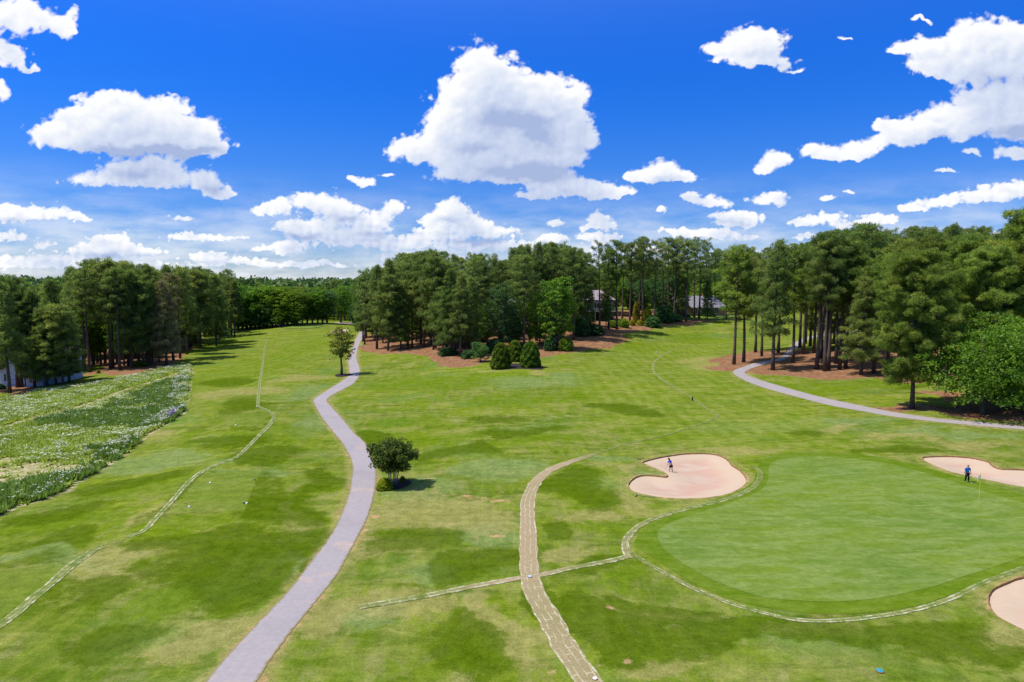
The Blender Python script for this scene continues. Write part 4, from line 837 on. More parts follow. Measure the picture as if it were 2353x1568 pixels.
M['farwood'] = leaf_mat('far_leaves', (.045, .085, .03), (.105, .165, .045), (.16, .22, .05), .3)
far_wood()

# ---------------------------------------------------------------- wild flower meadow
def meadow():
    rg = np.random.RandomState(9); x0, y0 = MEADOW.min(0); x1, y1 = MEADOW.max(0)
    n_ = 90000; x = rg.uniform(x0, x1, n_); y = rg.uniform(max(y0, 48), y1, n_)
    sd = poly_sd(MEADOW, x, y); k = (sd < -.15-.9*vnoise(x, y, 1.6, 51)) & (x > -1.02*y*.76-6); x, y, sd = x[k], y[k], -sd[k]
    bare = np.zeros(len(x))
    for e in [(80,1082,150,22),(235,1066,55,8),(20,1105,50,22),(0,1060,60,9),(275,1062,40,6),(260,1040,40,5),(470,1000,1,1),(300,925,12,3)]: bare = np.maximum(bare, blob(ell(*e), x, y, .5))
    mow = line_d(wline([(405,858),(384,868),(330,884),(260,908),(195,932),(100,955),(0,985),(-150,1020)], 3), x, y); bare = np.maximum(bare, (1-sstep(.9, 2.0, mow))*.97)
    nz = vnoise(x, y, 3.1, 21)*.6+vnoise(x, y, 1.1, 22)*.4; bare = np.clip(bare+.35*(nz < .25), 0, .97)
    keep = rg.uniform(0, 1, len(x)) > bare; x, y, sd, nz = x[keep], y[keep], sd[keep], nz[keep]
    z = ground_z(x, y); border = sd < 3.2
    # zones: dark blue-green stands, white stands
    dk = np.zeros(len(x))
    for e in [(330,960,90,22),(330,925,70,14),(370,905,50,14),(230,965,110,14),(400,880,25,16),(60,1128,110,18),(140,1105,60,14),(280,1035,60,9),(25,1150,60,14)]: dk = np.maximum(dk, blob(ell(*e), x, y, .7))
    dk = np.maximum(dk, (border & (y < 88))*.55); dk = (dk+(vnoise(x, y, 2.4, 31)-.5)*.9) > .42
    wh = vnoise(x, y, 4.2, 41)*.5+vnoise(x, y, 1.3, 42)*.5; pwh = np.where(dk, .05, np.where(wh > .47, .40, .05)); pwh = np.where(border & (wh > .42), .6, pwh)
    m = len(x); h = rg.uniform(.22, .5, m)+.28*dk+.12*border+.45*np.clip(vnoise(x, y, 1.7, 61)-.55, 0, 1)*2
    # leaves: three blades per plant
    B = []; A_ = []
    for j in range(4):
        a = rg.uniform(0, 6.28, m); r_ = rg.uniform(.15, .6, m); w = rg.uniform(.09, .18, m); bx, by = x+np.cos(a)*r_*.5, y+np.sin(a)*r_*.5
        tx, ty = x+np.cos(a)*r_*1.6, y+np.sin(a)*r_*1.6; sx, sy = -np.sin(a)*w, np.cos(a)*w
        B.append(np.stack([np.stack([bx-sx, by-sy, z-.02], -1), np.stack([bx+sx, by+sy, z-.02], -1), np.stack([tx, ty, z+h*rg.uniform(.7, 1.1, m)], -1)], 1)); A_.append(np.where(dk, rg.uniform(0, .5, m), rg.uniform(.4, 1, m)))
    V = np.concatenate(B).reshape(-1, 3); va = np.repeat(np.concatenate(A_), 3)
    # flower heads: small tilted discs (quads)
    upb = sstep(62, 84, y); pwh = pwh*(.20+.36*upb); sel = np.where(rg.uniform(0, 1, m) < pwh)[0]; pur = np.zeros(m, bool)
    for e in [(391,963,11,4),(408,950,7,3),(148,1114,4,8)]: pur |= blob(ell(*e), x, y, .5) > rg.uniform(.3, 1.3, m)
    sel = np.union1d(sel, np.where(pur)[0]); reps = 4; fs = np.repeat(sel, reps); q_ = len(fs)
    c = np.stack([x[fs]+rg.normal(size=q_)*.17, y[fs]+rg.normal(size=q_)*.17, z[fs]+h[fs]*rg.uniform(.95, 1.2, q_)], -1)
    a = rg.uniform(0, 6.28, q_); s_ = rg.uniform(.05, .115, q_); ti = rg.uniform(-.5, .3, q_)
    e1 = np.stack([np.cos(a)*s_, np.sin(a)*s_, np.zeros(q_)], -1); e2 = np.stack([-np.sin(a)*s_, np.cos(a)*s_, ti*s_], -1)
    T = np.stack([c-e1-e2*.6, c+e1-e2*.6, c+e2*1.1, c-e1*.2+e2*.9], 1)
    FV = np.concatenate([T[:, [0, 1, 2]], T[:, [0, 2, 3]]]).reshape(-1, 3); col = np.where(pur[fs], 2.0, 1.0); fa = np.repeat(np.concatenate([col, col]), 3)
    nV = len(V); V = np.vstack([V, FV]); F = np.arange(len(V)).reshape(-1, 3)
    o = link_mesh('wildflowers', np_mesh('wildflowers', V, F, False, dict(var=np.concatenate([va, rg.uniform(0, 1, len(FV))]), petal=np.concatenate([np.zeros(nV), fa]))), M['meadow'])
    tag(o, 'wild flower meadow of white and purple blooms left of the fairway', 'flowers', None, 'stuff')
def meadow_mat():
    m, g, p, out = material('wildflower'); v = g.attr('var'); pe = g.attr('petal')
    c = g.mix(v, (.085, .185, .030), (.37, .44, .040)); fl = g.mix(g.mapr(pe, 1.4, 1.6), g.mix(v, (.60, .62, .48), (.78, .78, .66)), (.30, .12, .58)); c = g.mix(g.mapr(pe, .4, .6), c, fl)
    g._in(p.inputs['Base Color'], c); p.inputs['Roughness'].default_value = .7
    tr = g.new('ShaderNodeBsdfTranslucent'); g._in(tr.inputs['Color'], c); mx = g.new('ShaderNodeMixShader'); mx.inputs[0].default_value = .35
    g.nt.links.new(p.outputs[0], mx.inputs[1]); g.nt.links.new(tr.outputs[0], mx.inputs[2]); g.nt.links.new(mx.outputs[0], out.inputs[0]); return m
M['meadow'] = meadow_mat(); meadow()

# ---------------------------------------------------------------- ornamental trees and shrubs on the course
SH = [shell_shrub(201, 5.2, 2.0, 1.25, 15000, .22), shell_shrub(202, 5.0, 1.9, 1.15, 15000, .22), shell_shrub(203, 5.4, 2.0, 1.3, 15000, .22)]
for (x, yb, yt, pr, w, lab) in [(1151,849,789,SH[0],1.0,'left clipped evergreen of the three on the dark mulch mound'), (1183,833,783,SH[1],1.0,'rear middle clipped evergreen of the three on the dark mulch mound'), (1219,846,785,SH[2],1.0,'right clipped evergreen of the three on the dark mulch mound')]:
    P = gpt(x, yb-2); H = top_height(P, yt); o = plant(pr, P, H, lab, 'shrub', 'three clipped evergreens on the mound', 'evergreen_shrub', crown='foliage', trunk='stem', rz=.4*x)
    wpx = 48 if x != 1183 else 42; sx = (wpx/2*P[1]/FPX)/2.0; o.scale = (sx, sx, H/pr['H'])
# slim young tree by the left path
sap = broadleaf(151, 9.5, .26, 2.4, 12, 190, 30, .24, mat='crepe', tall=1.05, clr=.8, trunks=1)
M['sap'] = leaf_mat('young_tree_leaves', (.055, .090, .012), (.115, .150, .018), (.19, .18, .02), .35); sap['c'].materials[0] = M['sap']
P = gpt(785, 862); plant(sap, P, top_height(P, 746), 'slim young tree with open crown beside the left cart path', 'tree', None, 'young_tree', rz=1.1, sx=1.12)
# dark multi-stem tree in the mulch bed
def multistem():
    rg = np.random.RandomState(8); rd = random.Random(8); tb = MB(); C = []
    H = 4.6
    for k in range(7):
        a = k*.9+.3; r_ = .25; top = Vector((math.cos(a)*rd.uniform(.5, 1.3), math.sin(a)*rd.uniform(.5, 1.3), H*rd.uniform(.68, .86))); b = Vector((math.cos(a)*r_, math.sin(a)*r_, -.1))
        mid = b.lerp(top, .45)+Vector((math.cos(a)*-.12, math.sin(a)*-.12, .2)); tb.tube([b, mid, top], [.06, .045, .015], 6)
        for j in range(4):
            t = rd.uniform(.5, 1); p = mid.lerp(top, t); e = p+Vector((rd.uniform(-1, 1), rd.uniform(-1, 1), rd.uniform(-.1, .7))); tb.tube([p, e], [.022, .008], 4)
    while len(C) < 330:
        p = rg.uniform(-1, 1, 3); r_ = np.linalg.norm(p)
        if r_ > 1 or r_ < .35: continue
        lump = 1+.14*math.sin(5*math.atan2(p[1], p[0]))+.1*math.sin(9*p[0]+4*p[2])
        C.append((p[0]*2.0*lump, p[1]*2.0*lump, 2.95+p[2]*1.45*lump))
    C = np.array(C); C[:, 2] = np.maximum(C[:, 2], 1.65+rg.uniform(0, .3, len(C)))
    V, F, vv = leaf_tris(C, .36, 46, .19, .11, .2, rg, False, rg.uniform(0, 1, len(C)), .8)
    sp = []                                    # upright shoots breaking the outline
    for k in range(40):
        a = rd.uniform(0, 6.28); r_ = rd.uniform(.2, 1.9); sp.append((math.cos(a)*r_, math.sin(a)*r_, 4.25-.22*r_*r_+rd.uniform(-.1, .45)))
    V2, F2, v2 = leaf_tris(np.array(sp), .22, 16, .19, .1, .6, rg, False, np.full(len(sp), .75)); F = np.vstack([F, F2+len(V)]); V = np.vstack([V, V2]); vv = np.concatenate([vv, v2])
    tm = py_mesh('stems', tb.V, tb.F, True); tm.materials.append(M['pale_bark']); cm = np_mesh('crown', V, F, False, dict(var=vv)); cm.materials.append(M['crepe']); return dict(H=4.75, t=tm, c=cm)
ms = multistem(); P = gpt(903, 1116); plant(ms, P, top_height(P, 1004), 'dark multi stemmed small tree with pale stems in the mulch bed by the path', 'tree', None, 'multi_stem_tree', crown='crown', trunk='stems', rz=.3, sx=1.08)
M['goldshrub'] = leaf_mat('gold_shrub_leaves', (.22, .30, .010), (.40, .46, .014), (.50, .48, .02), .45)
gs = shell_shrub(211, 1.0, .78, .55, 4200, .09, lump=.1); gs['c'].materials[0] = M['goldshrub']
P = gpt(884, 1125); plant(gs, P, 1.05, 'round yellow green shrub at the foot of the multi stemmed tree', 'shrub', None, 'round_shrub', crown='foliage', trunk='stem', sx=1.0)
P = gpt(925, 1108); gd = shell_shrub(212, .6, .35, .25, 1200, .09); plant(gd, P, .55, 'small dark green shrub behind the stems in the mulch bed', 'shrub', None, 'round_shrub', crown='foliage', trunk='stem')
# garden shrubs by the houses
SG = [shell_shrub(221, 1.6, 1.1, .8, 1500, .22, mat='gold'), shell_shrub(222, 1.6, 1.2, .9, 1500, .22, mat='broad_lime'), shell_shrub(223, 1.6, 1.2, .9, 1500, .24, mat='broad_dark')]
CP_ = shell_shrub(224, 6.0, 1.5, .8, 2600, .34, mat='copper', lump=.25)
for (x, yb, yt, w, pr, nm, lab) in [(1590,724,711,28,SG[0],'round_shrub','round yellow green shrub on the lawn before the brick house'),(1462,742,693,18,CP_,'tall_shrub','tall golden copper shrub between two pine trunks on the straw bank'),(1487,744,712,26,SG[0],'round_shrub','yellow flowering shrub right of the copper one'),
    (1432,752,733,26,SG[1],'round_shrub','light green shrub below the deck of the grey house'),(1452,748,735,16,SG[0],'round_shrub','small yellow shrub left of the copper shrub'),(1408,752,737,24,SG[1],'round_shrub','lime shrub nearest the grey house deck'),(1470,748,736,16,SG[0],'round_shrub','low yellow shrub at the foot of the copper shrub'),
    (1500,752,728,34,SG[2],'round_shrub','dark leafy shrub below the yellow flowering shrub'),(1525,741,706,44,SG[2],'round_shrub','large dark evergreen shrub at the corner of the brick house'),(1548,738,722,40,SG[2],'round_shrub','dark evergreen mound right of the large dark shrub'),(1570,728,719,30,SG[2],'hedge','low dark hedge left of the round yellow green shrub'),(1625,727,718,36,SG[2],'hedge','low clipped hedge right of the round yellow green shrub'),
    (1362,768,748,50,SG[2],'round_shrub','dark spreading shrub on the straw before the grey house'),(1338,772,735,34,SG[2],'round_shrub','tall dark shrub left of the grey house'),
    (1030,816,800,44,SG[2],'round_shrub','ragged low shrub on the straw at the left front of the central grove'),(1075,824,806,30,SG[2],'round_shrub','low dark shrub at the front edge of the central grove'),
    (1265,806,775,30,SG[2],'round_shrub','dark undergrowth left of the brilliant green tree base'),(1300,806,778,34,SG[1],'round_shrub','lime undergrowth at the base of the brilliant green tree'),(1140,810,780,44,SG[2],'round_shrub','dark undergrowth between the dark broadleaf trees'),
    (1950,822,790,14,SG[0],'tall_shrub','thin yellow leaved sapling among the right grove trunks'),(324,842,830,34,SG[1],'round_shrub','low green brambles at the edge of the left grove'),(226,858,850,9,SG[0],'round_shrub','small round shrub on the lawn beside the pale house'),(-5,895,882,30,SG[2],'round_shrub','low shrub at the left frame edge under the pines')]:
    P = gpt(x, yb); H = max(.7, top_height(P, yt)); o = plant(pr, P, H, lab, 'shrub', None, nm, crown='foliage', trunk='stem'); s_ = (w/2*P[1]/FPX)/(1.5 if pr is CP_ else 1.15); o.scale = (s_, s_, H/pr['H'])

# ---------------------------------------------------------------- houses
M['roof'] = simple('roof_shingles', (.30, .24, .26), .85, .25, 2.5, .2, .3); M['roof2'] = simple('roof_shingles_grey', (.20, .19, .22), .85, .25, 2.5, .2, .3); M['darkroof'] = simple('roof_slate', (.11, .11, .14), .8, .2, 2)
M['siding'] = simple('pale_siding', (.42, .47, .56), .7, .06, 2); M['greywall'] = simple('grey_siding', (.22, .20, .19), .75, .1, 2); M['trim'] = simple('white_trim', (.60, .60, .60), .6, .05); M['glass'] = simple('window_glass', (.03, .04, .05), .08, .1, 1, .6)
M['dark'] = simple('dark_matte', (.03, .03, .03), .9); M['deckwood'] = simple('deck_wood', (.20, .17, .15), .8, .15)
M['brick'] = simple('brick', (.36, .175, .105), .9, .3, 3.0, .1, .5)

def window(par, x, z, w, h, y, panes=2):
    f = MB(); t = .09
    f.box(x-w/2-t, x+w/2+t, y-.07, y+.02, z-t, z).box(x-w/2-t, x+w/2+t, y-.07, y+.02, z+h, z+h+t).box(x-w/2-t, x-w/2, y-.07, y+.02, z, z+h).box(x+w/2, x+w/2+t, y-.07, y+.02, z, z+h)
    for k in range(1, panes): xx = x-w/2+w*k/panes; f.box(xx-.04, xx+.04, y-.06, y+.02, z, z+h)
    o = f.build('window', M['trim'], par); MB().box(x-w/2, x+w/2, y-.03, y+.01, z, z+h).build('pane', M['glass'], o)
def hip_roof(w, d, z, h, ov=.5, hip=.35):
    a, b = w/2+ov, d/2+ov; e = a-(b*2*hip if hip else -.0)
    V = [(-a, -b, z), (a, -b, z), (a, b, z), (-a, b, z), (-e, 0, z+h), (e, 0, z+h), (-a, -b, z-.18), (a, -b, z-.18), (a, b, z-.18), (-a, b, z-.18)]
    return V, [(0, 1, 5, 4), (1, 2, 5), (2, 3, 4, 5), (3, 0, 4), (9, 8, 7, 6), (6, 7, 1, 0), (7, 8, 2, 1), (8, 9, 3, 2), (9, 6, 0, 3)]
def house(P, rz, label, w, d, wh, rh, wall, roof, hip=.35, wins=(), deck=False, gable=None, door=None, chimney=None, porch=False):
    o = empty('house', (P[0], P[1], P[2]-.1), rz); tag(o, label, 'house')
    MB().box(-w/2, w/2, -d/2, d/2, -1.2, wh).build('wall', wall, o)
    V, F = hip_roof(w, d, wh+.18, rh, .5, hip); r = MB().add(V, F).build('roof', roof, o)
    for (x, z, ww, hh, n_) in wins: window(o, x, z, ww, hh, -d/2, n_)
    if gable:
        gx, gw, gh = gable; y = -d/2
        MB().add([(gx-gw/2, y-1.6, -1), (gx+gw/2, y-1.6, -1), (gx+gw/2, y+3, -1), (gx-gw/2, y+3, -1), (gx-gw/2, y-1.6, wh), (gx+gw/2, y-1.6, wh), (gx+gw/2, y+3, wh), (gx-gw/2, y+3, wh), (gx, y-1.6, wh+gh), (gx, y+3, wh+gh)],
            [(0, 1, 5, 8, 4), (1, 2, 6, 5), (3, 0, 4, 7), (2, 3, 7, 9, 6), (4, 8, 9, 7), (8, 5, 6, 9)]).build('gable_wall', wall, o)
        a = gw/2+.35; sl = gh/(gw/2); e = .12
        MB().add([(gx-a, y-2, wh-.35*sl+e), (gx, y-2, wh+gh+e), (gx+a, y-2, wh-.35*sl+e), (gx-a, y+3.5, wh-.35*sl+e), (gx, y+3.5, wh+gh+e), (gx+a, y+3.5, wh-.35*sl+e),
                  (gx-a, y-2, wh-.35*sl+.26), (gx, y-2, wh+gh+.28), (gx+a, y-2, wh-.35*sl+.26), (gx-a, y+3.5, wh-.35*sl+.26), (gx, y+3.5, wh+gh+.28), (gx+a, y+3.5, wh-.35*sl+.26)],
                 [(6, 7, 10, 9), (7, 8, 11, 10), (0, 3, 4, 1), (1, 4, 5, 2), (0, 1, 7, 6), (1, 2, 8, 7), (3, 9, 10, 4), (4, 10, 11, 5), (0, 6, 9, 3), (2, 5, 11, 8)]).build('gable_roof', roof, o)
        window(o, gx, .9, gw*.55, 1.7, y-1.6, 3)
    if deck:
        dz = 3.0; y = -d/2
        MB().box(-w/2+1, w/2+.6, y-3.2, y-.01, dz-.22, dz).build('deck', M['deckwood'], o)
        rl = MB().box(-w/2+1, w/2+.6, y-3.2, y-3.12, dz+.92, dz+1.0)
        for k in range(34): xx = -w/2+1+(w-.4)*k/33; rl.box(xx-.025, xx+.025, y-3.18, y-3.13, dz, dz+.92)
        rl.build('railing', M['trim'], o)
        for k in range(4): xx = -w/2+1.2+(w-.9)*k/3; MB().box(xx-.1, xx+.1, y-3.1, y-2.9, -1.5, dz-.22).build('deck_post', M['trim'], o)
        MB().box(-w/2+.6, w/2-.6, y-.02, y-.005, -.2, 2.6).build('under_deck_panel', M['dark'], o)  # flat dark panel on the wall below the deck
    if door: x, z = door; dd = MB().box(x-.5, x+.5, -d/2-.06, -d/2+.02, z, z+2.1).build('door', M['trim'], o); MB().box(x+.36, x+.42, -d/2-.11, -d/2-.06, z+1, z+1.1).build('handle', M['dark'], dd)
    if chimney: x, h = chimney; MB().box(x-.45, x+.45, -.5, .5, wh, wh+h).build('chimney', M['brick'], r)
    return o
house(HP1, R(-8), 'big pale house with pinkish roof seen through the left pines', 12.5, 9, 6.6, 4.6, M['siding'], M['roof'], .35, [(-4.6, 3.9, 1.3, 1.6, 2), (-1.8, 3.9, 1.3, 1.6, 2), (3.6, 3.9, 1.8, 1.6, 2), (-4.6, .9, 1.3, 1.6, 2), (-1.8, .9, 1.3, 1.6, 2)], gable=(3.6, 4, 2.0), door=(.6, 0))
house(HP1b, R(12), 'dark slate roofed house far behind the pale left house', 9, 9, 6.5, 3.4, M['greywall'], M['darkroof'], .4, [(-2.4, 4, 1.2, 1.5, 2), (2.4, 4, 1.2, 1.5, 2)])
house(HP2, R(8), 'grey two storey house with a raised deck among the central pines', 12.5, 9, 6.6, 3.3, M['greywall'], M['roof'], .35, [(-3.5, 3.9, 1.6, 1.7, 2), (.5, 3.6, 2.6, 2.1, 3), (4.3, 3.6, 2.2, 2.1, 2)], deck=True, chimney=(-3, 3.6))
house(HP3, R(5), 'brick house with mauve roof behind the lawn at the head of the fairway', 22, 10, 3.0, 4.4, M['brick'], M['roof2'], .3, [(-1.5, .9, 2.6, 1.6, 3), (2.6, .9, 2.0, 1.6, 2), (6.5, .9, 3.0, 1.6, 4)], gable=(-6.6, 6.5, 2.8), door=(.6, 0), chimney=(4, 5.2))
house(HP4, R(-5), 'light grey house glimpsed behind the lime green tree of the central grove', 11, 9, 5.8, 3.0, M['siding'], M['roof2'], .35, [(-3, 3.6, 1.3, 1.6, 2), (0, 3.6, 1.3, 1.6, 2), (3, 3.6, 1.3, 1.6, 2), (-3, .9, 1.3, 1.6, 2), (3, .9, 1.3, 1.6, 2)], door=(0, 0))
# pale path and low wall by the left house, as sheets and a kerb on its lawn
tag(sheet('garden_lawn', dense(wpoly([(130,862),(185,846),(240,842),(215,852),(185,862),(150,868)], 3), 1.2), 1.2, .05, M['collar']), kind='structure')
tag(sheet('lawn', dense(wpoly([(1560,732),(1575,722),(1640,720),(1700,724),(1690,733),(1640,735)], 3), 2), 2, .10, M['green']), kind='structure')
wl = wpoly([(148,868),(165,862),(185,856),(200,848)], 4, False); mb = MB()
for a, b in zip(wl[:-1], wl[1:]):
    za, zb = float(ground_z(a[:1], a[1:])[0]), float(ground_z(b[:1], b[1:])[0]); nn = np.array([-(b-a)[1], (b-a)[0]]); nn = nn/np.linalg.norm(nn)*.18
    mb.add([(*(a-nn), za-.3), (*(b-nn), zb-.3), (*(b+nn), zb-.3), (*(a+nn), za-.3), (*(a-nn), za+.55), (*(b-nn), zb+.55), (*(b+nn), zb+.55), (*(a+nn), za+.55)], [(0, 1, 5, 4), (1, 2, 6, 5), (2, 3, 7, 6), (3, 0, 4, 7), (4, 5, 6, 7)])
tag(mb.build('garden_wall', M['trim']), 'low white garden wall beside the pale left house', 'wall')

# ---------------------------------------------------------------- people
M['skin'] = simple('skin', (.42, .24, .17), .6, .05); M['hair_dark'] = simple('dark_hair', (.015, .012, .012), .5); M['hair_grey'] = simple('grey_hair', (.32, .25, .20), .7)
M['blue'] = simple('blue_shirt', (.015, .15, .52), .8, .1, 6, .1); M['royal'] = simple('royal_blue_top', (.02, .06, .62), .8, .1, 6, .1); M['slate'] = simple('grey_cloth', (.06, .06, .085), .85, .1, 6, .1)
M['black'] = simple('black_cloth', (.012, .012, .016), .85, .1, 6, .1); M['white'] = simple('white_goods', (.75, .75, .75), .6, .03); M['steel'] = simple('club_steel', (.35, .35, .36), .3, .05, 3, .5, 0, .8); M['rubber'] = simple('grip_rubber', (.02, .02, .02), .8); M['plastic_green'] = simple('green_plastic', (.02, .09, .06), .5); M['yellow'] = simple('yellow_pole', (.55, .55, .02), .5, .04); M['teal'] = simple('teal_plastic', (.03, .25, .33), .5, .1); M['paleblue'] = simple('pale_blue_lid', (.35, .50, .62), .5, .1)
DEPS = []
def skin(name, nodes, edges, mat, parent=None, levels=2, root=0):
    me = bpy.data.meshes.new(name); me.from_pydata([n_[0] for n_ in nodes], edges, []); o = bpy.data.objects.new(name, me); COL.objects.link(o)
    md = o.modifiers.new('s', 'SKIN'); md.use_smooth_shade = True; md.branch_smoothing = .6
    for i, v in enumerate(me.skin_vertices[0].data): r_ = nodes[i][1]; v.radius = (r_, r_) if not isinstance(r_, tuple) else r_; v.use_root = (i == root)
    sb = o.modifiers.new('u', 'SUBSURF'); sb.levels = levels; sb.render_levels = levels
    dg = bpy.context.evaluated_depsgraph_get(); ev = o.evaluated_get(dg); nm = bpy.data.meshes.new_from_object(ev, depsgraph=dg)
    bpy.data.objects.remove(o); bpy.data.meshes.remove(me); nm.materials.clear(); nm.materials.append(mat); nm.name = name
    r_ = link_mesh(name, nm, None, parent); return r_
def blobm(name, parts, mat, parent):
    bm = bmesh.new()
    for (c, s) in parts:
        g_ = bmesh.ops.create_icosphere(bm, subdivisions=3, radius=1)['verts']
        for v in g_: v.co = Vector((v.co.x*s[0]+c[0], v.co.y*s[1]+c[1], v.co.z*s[2]+c[2]))
    me = bpy.data.meshes.new(name); bm.to_mesh(me); bm.free(); me.polygons.foreach_set('use_smooth', [True]*len(me.polygons)); return link_mesh(name, me, mat, parent)
def person(P, rz, label, J, H, mats, hair, long_hair=False, short=False):
    """J: joints in body space (x right, y back, z up; the figure faces -y)"""
    o = empty('person', (P[0], P[1], P[2]), rz); tag(o, label, 'person')
    nd = [(J['pel'], .13), (J['waist'], .125), (J['chest'], .15), (J['neck0'], .065), (J['neck1'], .052), (J['head'], (.088, .10)), (J['top'], (.07, .08)), (J['nose'], .018)]
    ed = [(0, 1), (1, 2), (2, 3), (3, 4), (4, 5), (5, 6), (5, 7)]
    for sd in 'LR':
        b = len(nd); nd += [(J['sh'+sd], .062), (J['el'+sd], .042), (J['wr'+sd], .027), (J['pa'+sd], .036)]; ed += [(2, b), (b, b+1), (b+1, b+2), (b+2, b+3)]
        pa = Vector(J['pa'+sd]); dr = (pa-Vector(J['wr'+sd])).normalized(); sv = Vector((1, 0, 0)) if abs(dr.x) < .8 else Vector((0, 0, 1)); sv = (sv-dr*sv.dot(dr)).normalized(); cu = dr.cross(sv)
        if cu.y < 0: cu = -cu
        for f in range(4):
            q0 = len(nd); ln = (.036, .042, .039, .030)[f]; base = pa+sv*(.024-.016*f)+dr*.03
            nd += [(tuple(base), .009), (tuple(base+dr*ln), .0085), (tuple(base+dr*ln*1.3-cu*ln*.8), .007)]; ed += [(b+3, q0), (q0, q0+1), (q0+1, q0+2)]
        q0 = len(nd); nd += [(tuple(pa+sv*.04-dr*.005), .011), (tuple(pa+sv*.055+dr*.03-cu*.02), .009)]; ed += [(b+3, q0), (q0, q0+1)]
        b = len(nd); nd += [(J['hip'+sd], .092), (J['kn'+sd], .058), (J['an'+sd], .038), (J['to'+sd], .035)]; ed += [(0, b), (b, b+1), (b+1, b+2), (b+2, b+3)]
    skin('body', nd, ed, M['skin'], o)
    # clothing
    tn = [(J['pel'], mats['tr']), (J['waist'], mats['tw']), (J['chest'], mats['tc']), (J['neck0'], .085)]; te = [(0, 1), (1, 2), (2, 3)]
    for sd in 'LR':
        b = len(tn); e = Vector(J['sh'+sd]).lerp(Vector(J['el'+sd]), .75); tn += [(J['sh'+sd], .085), (tuple(e), .068)]; te += [(2, b), (b, b+1)]
    skin('shirt', tn, te, mats['top'], o)
    ln = [(tuple(Vector(J['pel'])+Vector((0, 0, .04))), (mats['hipr'], mats['hipr']*.8))]; le = []
    for sd in 'LR':
        b = len(ln); 
        if short: e = Vector(J['hip'+sd]).lerp(Vector(J['kn'+sd]), .62); ln += [(J['hip'+sd], .118), (tuple(e), .105)]; le += [(0, b), (b, b+1)]
        else: ln += [(J['hip'+sd], .12), (J['kn'+sd], .085), (tuple(Vector(J['an'+sd])+Vector((0, 0, .02))), .068)]; le += [(0, b), (b, b+1), (b+1, b+2)]
    skin('shorts' if short else 'trousers', ln, le, mats['leg'], o)
    for sd in 'LR':
        a = Vector(J['an'+sd]); t = Vector(J['to'+sd]); skin('shoe', [(tuple(a+Vector((0, .03, -.045))), .05), (tuple(t+Vector((0, 0, 0))), .042)], [(0, 1)], mats['shoe'], o)
    h = Vector(J['head']); tp = Vector(J['top'])
    c = h.lerp(tp, .45)+Vector((0, .022, .012)); pr = [(tuple(c), (.098, .105, .095))]
    if long_hair: nk = Vector(J['neck0']); pr += [(tuple(c.lerp(nk, .45)+Vector((0, .06, 0))), (.085, .06, .12)), (tuple(nk+Vector((0, .09, -.03))), (.065, .04, .11))]
    blobm('hair', pr, hair, o)
    e = []
    f = Vector(J['nose'])-h; f.normalize(); 
    for sx in (-1, 1): pp_ = h+f*.088+Vector((.034*sx, 0, .03)); e.append((tuple(pp_), (.011, .011, .008)))
    blobm('eyes', e, M['hair_dark'], o)
    return o
def club(P, rz, a, b, label, head):
    o = empty('golf_club', P, rz); tag(o, label, 'golf club'); a, b = Vector(a), Vector(b)
    MB().tube([a, b], [.008, .006], 6).build('shaft', M['steel'], o); MB().tube([a, a.lerp(b, .27)], [.015, .012], 7).build('grip', M['rubber'], o)
    hd = MB(); hd.box(b.x-.02, b.x+.10, b.y-.02, b.y+.02, b.z-.025, b.z+.03); hd.build('club_head', M[head], o)
# man in blue by the flag
Pm = gpt(2222, 1109)
Jm = dict(pel=(0,0,.95), waist=(.0,.02,1.12), chest=(0,.03,1.36), neck0=(0,0,1.50), neck1=(0,-.03,1.57), head=(0,-.06,1.66), top=(0,-.06,1.76), nose=(0,-.165,1.64),
 shL=(-.22,.01,1.44), elL=(-.29,-.02,1.16), wrL=(-.27,-.10,.93), paL=(-.265,-.12,.87), shR=(.22,.01,1.44), elR=(.29,-.03,1.18), wrR=(.22,-.14,.97), paR=(.205,-.17,.92),
 hipL=(-.11,0,.90), knL=(-.15,-.01,.50), anL=(-.19,.02,.09), toL=(-.20,-.15,.045), hipR=(.11,0,.90), knR=(.14,-.03,.50), anR=(.16,0,.09), toR=(.17,-.17,.045))
person(Pm, R(8), 'man in blue polo shirt and black trousers standing near the flagstick', Jm, 1.78, dict(top=M['blue'], leg=M['black'], shoe=M['black'], tr=.165, tw=.185, tc=.19, hipr=.17), M['hair_grey'])
club(Pm, R(8), (.20,-.20,.98), (.16,-.34,.04), 'putter held point down by the man in blue', 'white')
cap = blobm('towel', [((.15, -.12, .63), (.075, .02, .06))], M['white'], None); cap.location = tuple(Pm); cap.rotation_euler = (0, 0, R(8)); tag(cap, 'white folded towel hanging at the knee of the man in blue', 'towel')
# woman in the bunker
Pw = gpt(1541, 1079.5); Pw[2] = ground_z(Pw[:1], Pw[1:2])[0]-.40
Jw = dict(pel=(-.03,.03,.90), waist=(0,.0,1.05), chest=(.06,-.06,1.26), neck0=(.10,-.11,1.39), neck1=(.12,-.15,1.44), head=(.13,-.20,1.51), top=(.14,-.21,1.61), nose=(.15,-.31,1.47),
 shL=(-.10,-.08,1.33), elL=(-.08,-.20,1.10), wrL=(.08,-.30,.95), paL=(.10,-.32,.90), shR=(.22,-.06,1.33), elR=(.26,-.18,1.10), wrR=(.14,-.30,.96), paR=(.12,-.32,.91),
 hipL=(-.12,.03,.85), knL=(-.18,.0,.46), anL=(-.24,.05,.08), toL=(-.26,-.11,.04), hipR=(.06,.03,.85), knR=(.12,.0,.46), anR=(.17,.03,.08), toR=(.19,-.13,.04))
person(Pw, R(200), 'woman in blue and grey top and black shorts hitting from the sand bunker', Jw, 1.65, dict(top=M['royal'], leg=M['black'], shoe=M['white'], tr=.13, tw=.125, tc=.145, hipr=.14), M['hair_dark'], True, True)
